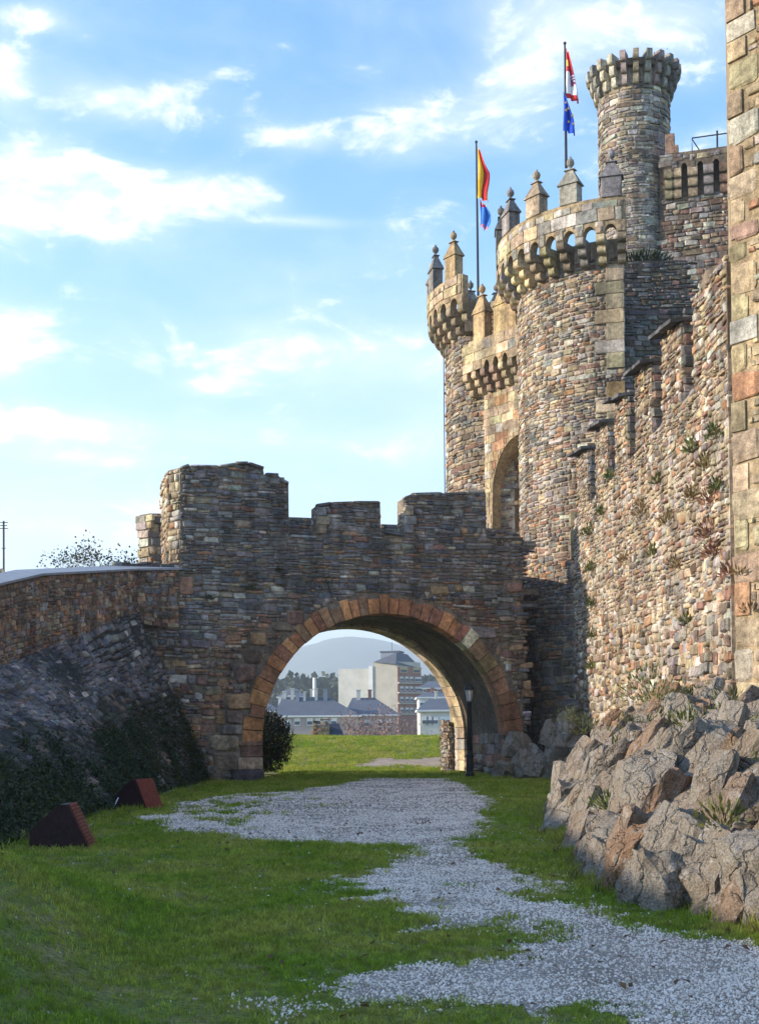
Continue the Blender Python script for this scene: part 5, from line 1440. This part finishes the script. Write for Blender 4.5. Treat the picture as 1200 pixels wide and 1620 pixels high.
def cloth(name, base, seq, length, width, mats, colour, seed, root):
    """limp flag hanging from a mast: folds round vertical axes; colour(u, v) picks the cloth colour"""
    nu, nv = 22, 34; rg_ = random.Random(seed); ph = rg_.uniform(0, 6); v = []; f = []; fm = []
    for j in range(nv + 1):
        t = j / nv; wv = width * seq(t)
        for i in range(nu + 1):
            u = i / nu; x = wv * (u * .9 + .06 * math.sin(u * 14 + t * 3 + ph)); y = .10 * math.sin(u * 11 + t * 2.2 + ph) * (.3 + u) + .03 * math.sin(t * 9 + u * 3)
            z = -length * t - .55 * width * u * (1 - .2 * t) + .03 * math.sin(u * 9 + t * 12)
            v.append((base[0] + .04 + x, base[1] + y, base[2] + z))
    for j in range(nv):
        for i in range(nu):
            f.append((j * (nu + 1) + i, j * (nu + 1) + i + 1, (j + 1) * (nu + 1) + i + 1, (j + 1) * (nu + 1) + i)); fm.append(colour((i + .5) / nu, (j + .5) / nv))
    return mk(name, v, f, mats, root, True, fm=fm)


FM = {n_: plain('cloth_' + n_, c_, .8, noise=.08) for n_, c_ in dict(red=(.55, .025, .03), yellow=(.85, .50, .03), blue=(.012, .07, .50), lblue=(.05, .22, .70), white=(.72, .72, .76), crimson=(.42, .02, .05), purple=(.28, .04, .16), gold=(.80, .50, .06), pink=(.60, .22, .32)).items()}
CL = list(FM.values()); CI = {n_: i for i, n_ in enumerate(FM)}


def flagpole(px, y_top, y_base, Y, label):
    b = P(px[1], y_base, Y); t = P(px[0], y_top, Y); b[0] = t[0] + (b[0] - t[0]) * .3
    root = thing('flagpole', (b[0], b[1], b[2]), label, 'flagpole'); mbt = MB(); mbt.tube([tuple(b), tuple((b + t) / 2), tuple(t)], [.065, .055, .04], 8); mbt.build('pole', M['wire'], root)
    mbt = MB(); mbt.lathe((t[0], t[1], t[2]), [(.03, -.02), (.07, .04), (.07, .09), (.02, .14)], 8); mbt.build('ball', M['wire'], root); return root, t, b


fp1, t1, b1_ = flagpole((753, 758), 226, 480, 62, 'flagpole behind the far tower with a red and yellow flag above a blue flag')
sp1 = lambda t: .25 + 1.0 * min(1, t * 2.2) * (1 - .12 * math.sin(t * 9))
cloth('flag', t1 + np.array((.0, -.05, -.15)), sp1, 2.6, .52, CL, lambda u, v_: CI['red'] if (u < .14 - .1 * v_ or .52 < u + .45 * (v_ - .4) < .98) else CI['yellow'], 1, fp1)
sp2 = lambda t: .5 + .6 * math.sin(min(1, t * 1.1) * 2.6)
cloth('flag', t1 + np.array((.12, -.05, -2.85)), sp2, 1.35, .50, CL, lambda u, v_: CI['pink'] if (v_ < .10 or v_ > .84) else (CI['crimson'] if v_ < .2 and u < .7 else CI['lblue']), 2, fp1)
fp2, t2, b2_ = flagpole((893, 895), 70, 265, 54.8, 'taller flagpole with a red and white flag above a blue starred flag')


def castile(u, v_):
    if .50 < v_ < .70 and abs(u - .55) < .24 * (.6 + .4 * math.sin(v_ * 90)): return CI['purple']
    if v_ > .88: return CI['red']
    if v_ < .46:
        if .2 < v_ < .36 and abs(u - .3) < .2: return CI['gold']
        return CI['crimson'] if u > .45 and v_ > .22 else CI['red']
    return CI['white']


cloth('flag', t2 + np.array((0, -.05, -.15)), lambda t: .2 + 1.0 * min(1, t * 1.3), 2.25, .52, CL, castile, 3, fp2)
eu = cloth('flag', t2 + np.array((-.14, -.10, -2.1)), lambda t: .15 + 1.0 * min(1, t * 1.5), 1.75, .50, CL, lambda u, v_: CI['blue'], 4, fp2)
ev = np.array([v_.co for v_ in eu.data.vertices])
for (i, j) in ((7, 9), (15, 12), (5, 17), (17, 19), (8, 24), (16, 26), (11, 6)):
    c = ev[j * 23 + i]; mbt = MB(); pts = []
    for k_ in range(10): a = math.pi / 2 + k_ * math.pi / 5; r_ = .07 if k_ % 2 == 0 else .03; pts.append((c[0] + r_ * math.cos(a), c[1] - .05, c[2] + r_ * math.sin(a)))
    bk = [(x_, y_ + .02, z_) for x_, y_, z_ in pts]
    mbt.add(pts + bk, [list(range(10)), [10 + q_ for q_ in range(10)][::-1]] + [(q_, (q_ + 1) % 10, 10 + (q_ + 1) % 10, 10 + q_) for q_ in range(10)]); so_ = mbt.build('star', FM['gold'], None, origin=(0, 0, 0)); so_.parent = eu

# ------------------------------------------------------------------ beyond the arch: hut, trees, town, wood, mountains
TM = {n_: plain('town_' + n_, c_, .85, noise=.10, scale=.4) for n_, c_ in dict(beige=(.46, .42, .36), beige2=(.55, .53, .48), brick=(.30, .16, .13), slate=(.10, .115, .145), bluewall=(.24, .27, .32), pinkwall=(.40, .33, .31), white=(.68, .68, .68), pane=(.10, .12, .15), blind=(.60, .58, .56), redroof=(.30, .13, .10), yellow=(.50, .38, .20)).items()}


def facade_windows(root, surf, spec, mat_f, mat_p, wd, ht):
    for a, z in spec:
        v, f = slab(surf, [(a - wd / 2, z), (a + wd / 2, z), (a + wd / 2, z + ht), (a - wd / 2, z + ht)], .01, .10); fr = fix_normals(mk('window', v, f, mat_f, root))
        v, f = slab(surf, [(a - wd * .42, z + ht * .12), (a + wd * .42, z + ht * .12), (a + wd * .42, z + ht * .55), (a - wd * .42, z + ht * .55)], .09, .14); fix_normals(mk('pane', v, f, mat_p, fr))


def polyblock(name, pts, z0, z1, mat, root):
    v, f = prism(pts, z0, z1); return fix_normals(mk(name, v, f, mat, root))


# tall apartment house
Ya = 300.0; zt = lambda py, Y: P(600, py, Y)[2]
c0 = P(628, 1100, Ya); apt = thing('apartment_building', (c0[0], c0[1], -14), 'tall apartment house with a blank beige side and brick window front', 'building')
SA = Plane((c0[0], c0[1]), (.80, .60)); SBg = Plane((c0[0] - 40 * .958, c0[1] + 40 * .287), (.958, -.287))
w_b = SA.hit(665, 1100)[0]; sb0 = SBg.hit(535, 1100)[0]; sb1 = SBg.hit(590, 1100)[0]
bp_ = lambda s_, o_: tuple(SBg.pos(s_, 0, o_)[:2]); dn = np.array((.80, .60)); corner = np.array((c0[0], c0[1]))
zmain = SBg.hit(610, 1047)[1]; zlow = SBg.hit(560, 1058)[1]
A0 = SBg.pos(sb1, 0, 0)[:2]; A1 = SBg.pos(sb0, 0, 0)[:2]
polyblock('main_block', [tuple(corner), tuple(corner + dn * w_b), tuple(A0 + dn * w_b), tuple(A0)], -14, zmain, TM['beige'], apt)
polyblock('lower_block', [tuple(A0 + np.array((0, .3))), tuple(A0 + dn * 9), tuple(A1 + dn * 9), tuple(A1)], -14, zlow, TM['beige2'], apt)
v, f = slab(SA, [(.02, -14), (w_b, -14), (w_b, zmain - 1.3), (.02, zmain - 1.3)], 0, .25); fix_normals(mk('brick_front', v, f, TM['brick'], apt))
SW = Plane(SA.pos(0, 0, .25)[:2], SA.d[:2]); fl = [SA.hit(640, py)[1] for py in (1078, 1093.5, 1110, 1127)]
for kx, z in enumerate(fl):
    facade_windows(apt, SW, [(w_b * q_, z) for q_ in (.16, .38, .58, .80, .93)], TM['blind'], TM['pane'], w_b * .14, 1.15)
    v, f = slab(SW, [(0, z - .55), (w_b, z - .55), (w_b, z - .25), (0, z - .25)], 0, .5); fix_normals(mk('balcony_edge', v, f, TM['beige'], apt))
facade_windows(apt, SW, [(w_b * q_, zmain - 2.6) for q_ in (.25, .8)], TM['yellow'], TM['pane'], w_b * .3, 1.3)
zr_ = zmain + 2.3; cA = [corner + np.array((-.3, -.6)), corner + dn * (w_b + .6), A0 + dn * (w_b + .6), A0 + np.array((.1, -.3))]; ctr = sum(cA) / 4
v = [(*q_, zmain + .02) for q_ in cA[:2]] + [(*(corner + dn * w_b * .6 + (ctr - corner) * .0), zr_), (*(corner + dn * w_b * .2), zr_)] + [(*q_, zmain + .02) for q_ in cA[2:]] + [(*(A0 + dn * w_b * .2), zr_), (*(A0 + dn * w_b * .6), zr_)]
v = [(*cA[0], zmain - .6), (*cA[1], zmain - 1.6), (*cA[2], zmain - 1.2), (*cA[3], zmain + .02), (*(corner * .75 + A0 * .25 + dn * w_b * .25), zr_), (*(corner * .75 + A0 * .25 + dn * w_b * .7), zr_ - .4)]
fix_normals(mk('roof', v, [(0, 1, 5, 4), (1, 2, 5), (2, 3, 4, 5), (3, 0, 4)], TM['slate'], apt))
pb0 = SBg.hit(598, 1040)[0]; pb1 = SBg.hit(627, 1040)[0]; zb_ = SBg.hit(610, 1031)[1]
polyblock('roof_room', [tuple(SBg.pos(pb0, 0, -2)[:2]), tuple(SBg.pos(pb1, 0, -2)[:2]), tuple(SBg.pos(pb1, 0, -6)[:2]), tuple(SBg.pos(pb0, 0, -6)[:2])], zmain - .1, zb_, TM['bluewall'], apt)
polyblock('roof_rim', [tuple(SBg.pos(pb0 - .2, 0, -1.8)[:2]), tuple(SBg.pos(pb1 + .2, 0, -1.8)[:2]), tuple(SBg.pos(pb1 + .2, 0, -6.2)[:2]), tuple(SBg.pos(pb0 - .2, 0, -6.2)[:2])], zb_, zb_ + .3, TM['slate'], apt)
wnd = Plane(SBg.pos(0, 0, -1.98)[:2], SBg.d[:2]); v, f = slab(wnd, [(pb0 + 1.7, zb_ - 1.9), (pb0 + 2.3, zb_ - 1.9), (pb0 + 2.3, zb_ - 1.2), (pb0 + 1.7, zb_ - 1.2)], 0, .06); fix_normals(mk('window', v, f, TM['white'], apt))
mbt = MB(); q_ = SBg.pos((pb0 + pb1) / 2, 0, -4); mbt.tube([(q_[0], q_[1], zb_), (q_[0], q_[1], zb_ + 2.6)], .06, 4); mbt.build('aerial', M['wire'], apt)
v, f = slab(SBg, [(sb1 - 1.0, -14), (sb1, -14), (sb1, zlow + .6), (sb1 - 1.0, zlow + .6)], .0, .25); fix_normals(mk('corner_strip', v, f, TM['white'], apt))


def hip_house(px0, px1, y_eave, y_ridge, Y, depth, label, wallm, wins, nchim, seed, slope=.0, ridge=(.25, .7)):
    a = P(px0, y_eave, Y); b = P(px1, y_eave, Y - slope); root = thing('house', ((a[0] + b[0]) / 2, (a[1] + b[1]) / 2, -14), label, 'house')
    S = Plane(a[:2], (b - a)[:2]); L = float(np.linalg.norm((b - a)[:2])); ze = a[2]; zr = P(px0, y_ridge, Y + depth / 2)[2]
    v, f = slab(S, [(0, -14), (L, -14), (L, ze), (0, ze)], -depth, 0); fix_normals(mk('wall', v, f, wallm, root))
    v, f = slab(S, [(-.5, ze + .002), (L + .5, ze + .002), (L + .5, ze + .28), (-.5, ze + .28)], -depth - .4, .45); fix_normals(mk('eave', v, f, TM['white'], root))
    e = [S.pos(-.4, ze + .29, .4), S.pos(L + .4, ze + .29, .4), S.pos(L + .4, ze + .29, -depth - .3), S.pos(-.4, ze + .29, -depth - .3)]; r0_, r1_ = S.pos(L * ridge[0], zr, -depth / 2), S.pos(L * ridge[1], zr, -depth / 2)
    rf = fix_normals(mk('roof', e + [r0_, r1_], [(0, 1, 5, 4), (1, 2, 5), (2, 3, 4, 5), (3, 0, 4), (3, 2, 1, 0)], TM['slate'], root))
    rg_ = random.Random(seed)
    for i in range(nchim):
        t = (i + rg_.uniform(.2, .8)) / nchim; q_ = S.pos(L * (ridge[0] + (ridge[1] - ridge[0]) * t), 0, -depth / 2 + rg_.uniform(-.6, 1)); mb_ = MB(); hh = rg_.uniform(.5, 1.3); ww = rg_.uniform(.35, .65); mb_.box((q_[0], q_[1], zr - .5 + hh / 2), (ww, .6, hh + 1)); mb_.box((q_[0], q_[1], zr + hh + .02 + .08), (ww + .2, .8, .16)); mb_.build('chimney', rg_.choice((TM['brick'], TM['bluewall'], TM['beige2'])), rf)
    facade_windows(root, S, [(S.hit(px, 1150)[0], P(600, py, Y)[2]) for px, py in wins], TM['white'], TM['pane'], .95, 1.2); return root


hip_house(437, 566, 1135, 1103, 200, 9, 'long grey house with white eaves and many chimneys seen through the arch', TM['pinkwall'], [(490, 1147), (503, 1147), (514, 1147), (528, 1147), (470, 1147), (455, 1149)], 7, 3, ridge=(.05, .62))
hip_house(548, 628, 1133, 1104, 205, 12, 'blue roofed house wing right of the long grey house', TM['pinkwall'], [(564, 1150), (580, 1150), (600, 1150), (615, 1150)], 2, 5, ridge=(.1, .55))
hip_house(664, 716, 1126, 1106, 190, 8, 'pale house with slate roof at the right edge of the arch view', TM['beige2'], [(672, 1147), (680, 1147), (688, 1147), (700, 1147), (710, 1147)], 1, 7, ridge=(.3, .9))
hip_house(662, 720, 1105, 1095, 235, 10, 'white gabled house behind the pale house on the right', TM['white'], [(668, 1118), (690, 1117), (705, 1117)], 1, 8, ridge=(.2, .8))
hip_house(440, 480, 1104, 1090, 340, 10, 'low white house in front of the wood at left of the arch view', TM['white'], [(448, 1106), (458, 1106), (468, 1106)], 0, 9)
hip_house(662, 730, 1090, 1078, 330, 12, 'house with reddish front far right behind the apartment house', TM['redroof'], [(672, 1096), (684, 1096), (694, 1096), (704, 1096)], 0, 10)
hip_house(350, 440, 1128, 1108, 230, 9, 'house whose slate roof end shows just above the dark bush', TM['pinkwall'], [(400, 1140), (420, 1140)], 2, 11)
q_ = P(497, 1072, 330); mbt = MB(); mbt.tube([(q_[0], q_[1], -14), tuple(q_)], [.5, .42], 8); mbt.build('chimney_stack', TM['white']); tag(bpy.data.objects['chimney_stack'], 'tall slim white chimney standing in front of the wood', 'chimney', kind='thing')
# stone hut with a slate lean-to roof at the edge of the grass
hp = P(516, 1168, 84); hut = thing('stone_hut', hp, 'little stone hut with a tilted slate roof at the far edge of the grass', 'hut'); x0, y0 = hp[0], hp[1]
hz_ = P(516, 1149, 84)[2]; mbt = MB(); mbt.box((x0 - .35, y0, (hz_ - 2) / 2 + hp[2] / 2 - .6), (1.15, 1.4, hz_ - hp[2] + 3.2)); mbt.build('hut_body', M['mortar_tan'], hut)
s_ = Stones(hut, 3); HP = Plane((x0 - .92, y0 - .7), (1, 0)); s_.add(HP, lay(0, 1.15, hp[2] - .6, hz_ + .7, (.14, .24), (.2, .45), 5), lambda a, z: -.02 < a < 1.17 and z < hz_ + .55, [(TAN, 4), (ORA, 2), (BRO, 2), (PAL, 1)], depth=(.04, .08)); s_.build()
v = [(x0 - .10, y0 + .4, hz_ + .12), (x0 + .80, y0 + .4, hz_ + .12), (x0 + 1.22, y0 - .9, hp[2] + .02), (x0 + .36, y0 - .9, hp[2] + .02)]; v = v + [(a_ + .02, b_ - .06, c_ + .06) for a_, b_, c_ in v]
fix_normals(mk('roof', v, [(3, 2, 1, 0), (4, 5, 6, 7)] + [(i, (i + 1) % 4, 4 + (i + 1) % 4, 4 + i) for i in range(4)], plain('hut_slate', (.035, .042, .06), .6), hut))
# bare trees
TL = ['leftmost bare reddish tree before the blue roofed wing', 'second bare reddish tree from the left, before the blue roofed wing', 'third bare reddish tree, at the right end of the blue roofed wing', 'bare reddish tree under the brick front of the apartment house',
      'bare reddish tree left of the pale house on the right', 'bare reddish tree in front of the pale house', 'bare reddish tree by the pier at the right of the arch', 'bare tree hidden behind the right pier of the arch']
tree0 = None; rgt = random.Random(8)
for i, (px, Y, sc) in enumerate([(566, 128, 1.0), (590, 132, 1.1), (612, 126, 1.2), (634, 135, 1.15), (655, 128, 1.15), (680, 138, 1.1), (702, 130, 1.0)]):
    top_ = P(px, 1130 + rgt.uniform(-6, 8), Y); zb = float(height(np.array(top_[0]), np.array(float(Y)))); h = top_[2] - zb
    if i < 3 or tree0 is None:
        r_ = twiggy('bare_tree', (top_[0], Y, zb), h * .80, .42, 1, 20 + i, M['pinktwig'], TL[i], 'tree', 5, .07, M['pinktwig'], 6000, .34, group='bare trees in front of the town'); 
        tree0 = (tree0 or []) + [(r_, h)]
    else:
        src, hs_ = tree0[i % 3]; r_ = src.copy(); COL.objects.link(r_); r_['label'] = TL[i]; r_.location = (top_[0], Y, zb); r_.rotation_euler = (0, 0, rgt.uniform(0, 6)); r_.scale = (h / hs_,) * 3
        for ch_o in src.children:
            c_ = ch_o.copy(); COL.objects.link(c_); c_.parent = r_
# wood on the far rise
vs = []; fs = []; nb = 0; rgw = np.random.RandomState(5)
for i in range(420):
    Y = rgw.uniform(560, 760); x = rgw.uniform(-.16, .12) * Y; zt_ = P(600, 1071, Y)[2] + rgw.normal(-2.5, 2.4) + 3.0 * (fbm(x * .02, Y * .01, 4, 2) - .5) * 2; r_ = rgw.uniform(4.5, 8)
    n = 60; q_ = rgw.normal(0, 1, (n, 3)); q_ /= np.linalg.norm(q_, axis=1, keepdims=True); q_ *= r_ * rgw.rand(n, 1) ** .3; q_[:, 2] *= .9
    v, f = leafcloud(np.array((x, Y, zt_ - r_)) + q_, 3.4, i); vs.append(v); fs.append(f + nb); nb += len(v)
    tr = np.array([(x - .3, Y, -14), (x + .3, Y, -14), (x, Y, zt_ - r_ * .5)]); vs.append(tr); 
    nb += 3
o = grid_mesh('wood', np.concatenate(vs), np.concatenate(fs), M['woods']); tag(o, kind='stuff')
M['hill'] = plain('hill_cover', (.06, .085, .05), .95, noise=.3, scale=.01)


def ridge(name, prof, Y0, Y1, seed):
    xs = np.linspace(-1.0, 1.0, 160); ys = np.linspace(0, 1, 14); V_ = []
    for t in ys:
        Y = Y0 + (Y1 - Y0) * t; px = 600 + xs * 900; pk = np.interp(px, [p_[0] for p_ in prof], [p_[1] for p_ in prof]); zt_ = (HOR - pk) / F * Y1 * 1.0
        z = -16 + (zt_ + 16) * sstep(0, 1, t) * (1 + .10 * (fbm(xs * 14, np.full(160, t * 5), seed, 4) - .5) * (t < .999)); V_.append(np.stack((xs * .45 * Y1, np.full(160, Y), z), -1))
    V_.append(np.stack((xs * .45 * Y1, np.full(160, Y1 * 1.2), np.full(160, -16.0)), -1))
    V_ = np.concatenate(V_); n = len(ys) + 1; ii = np.arange(n * 160).reshape(n, 160); fq = np.stack((ii[:-1, :-1], ii[:-1, 1:], ii[1:, 1:], ii[1:, :-1]), -1).reshape(-1, 4)
    o = grid_mesh(name, V_, fq, M['hill']); o.data.polygons.foreach_set('use_smooth', [True] * len(o.data.polygons)); return tag(o, kind='structure')


ridge('hills', [(-400, 1085), (300, 1082), (440, 1080), (560, 1086), (700, 1083), (900, 1090), (1600, 1085)], 520, 900, 3)
ridge('mountains', [(-400, 1060), (200, 1052), (430, 1040), (480, 1025), (520, 1009), (555, 1005), (590, 1012), (640, 1026), (700, 1022), (760, 1018), (900, 1040), (1600, 1060)], 3000, 4300, 7)

# ------------------------------------------------------------------ air
HZ = 1.9e-4
m_ = bpy.data.materials.new('air'); m_.use_nodes = True; q = NT(m_.node_tree); pv = q.n('ShaderNodeVolumePrincipled'); pv.inputs['Density'].default_value = HZ * 1.8; pv.inputs['Color'].default_value = (.80, .91, 1.0, 1)
pv.inputs['Anisotropy'].default_value = .2
ou = q.n('ShaderNodeOutputMaterial'); q.l(pv.outputs[0], ou.inputs['Volume'])
mbt = MB(); mbt.box((0, 2600, 170), (10400, 7600, 378)); o = mbt.build('haze', m_); tag(o, kind='stuff')
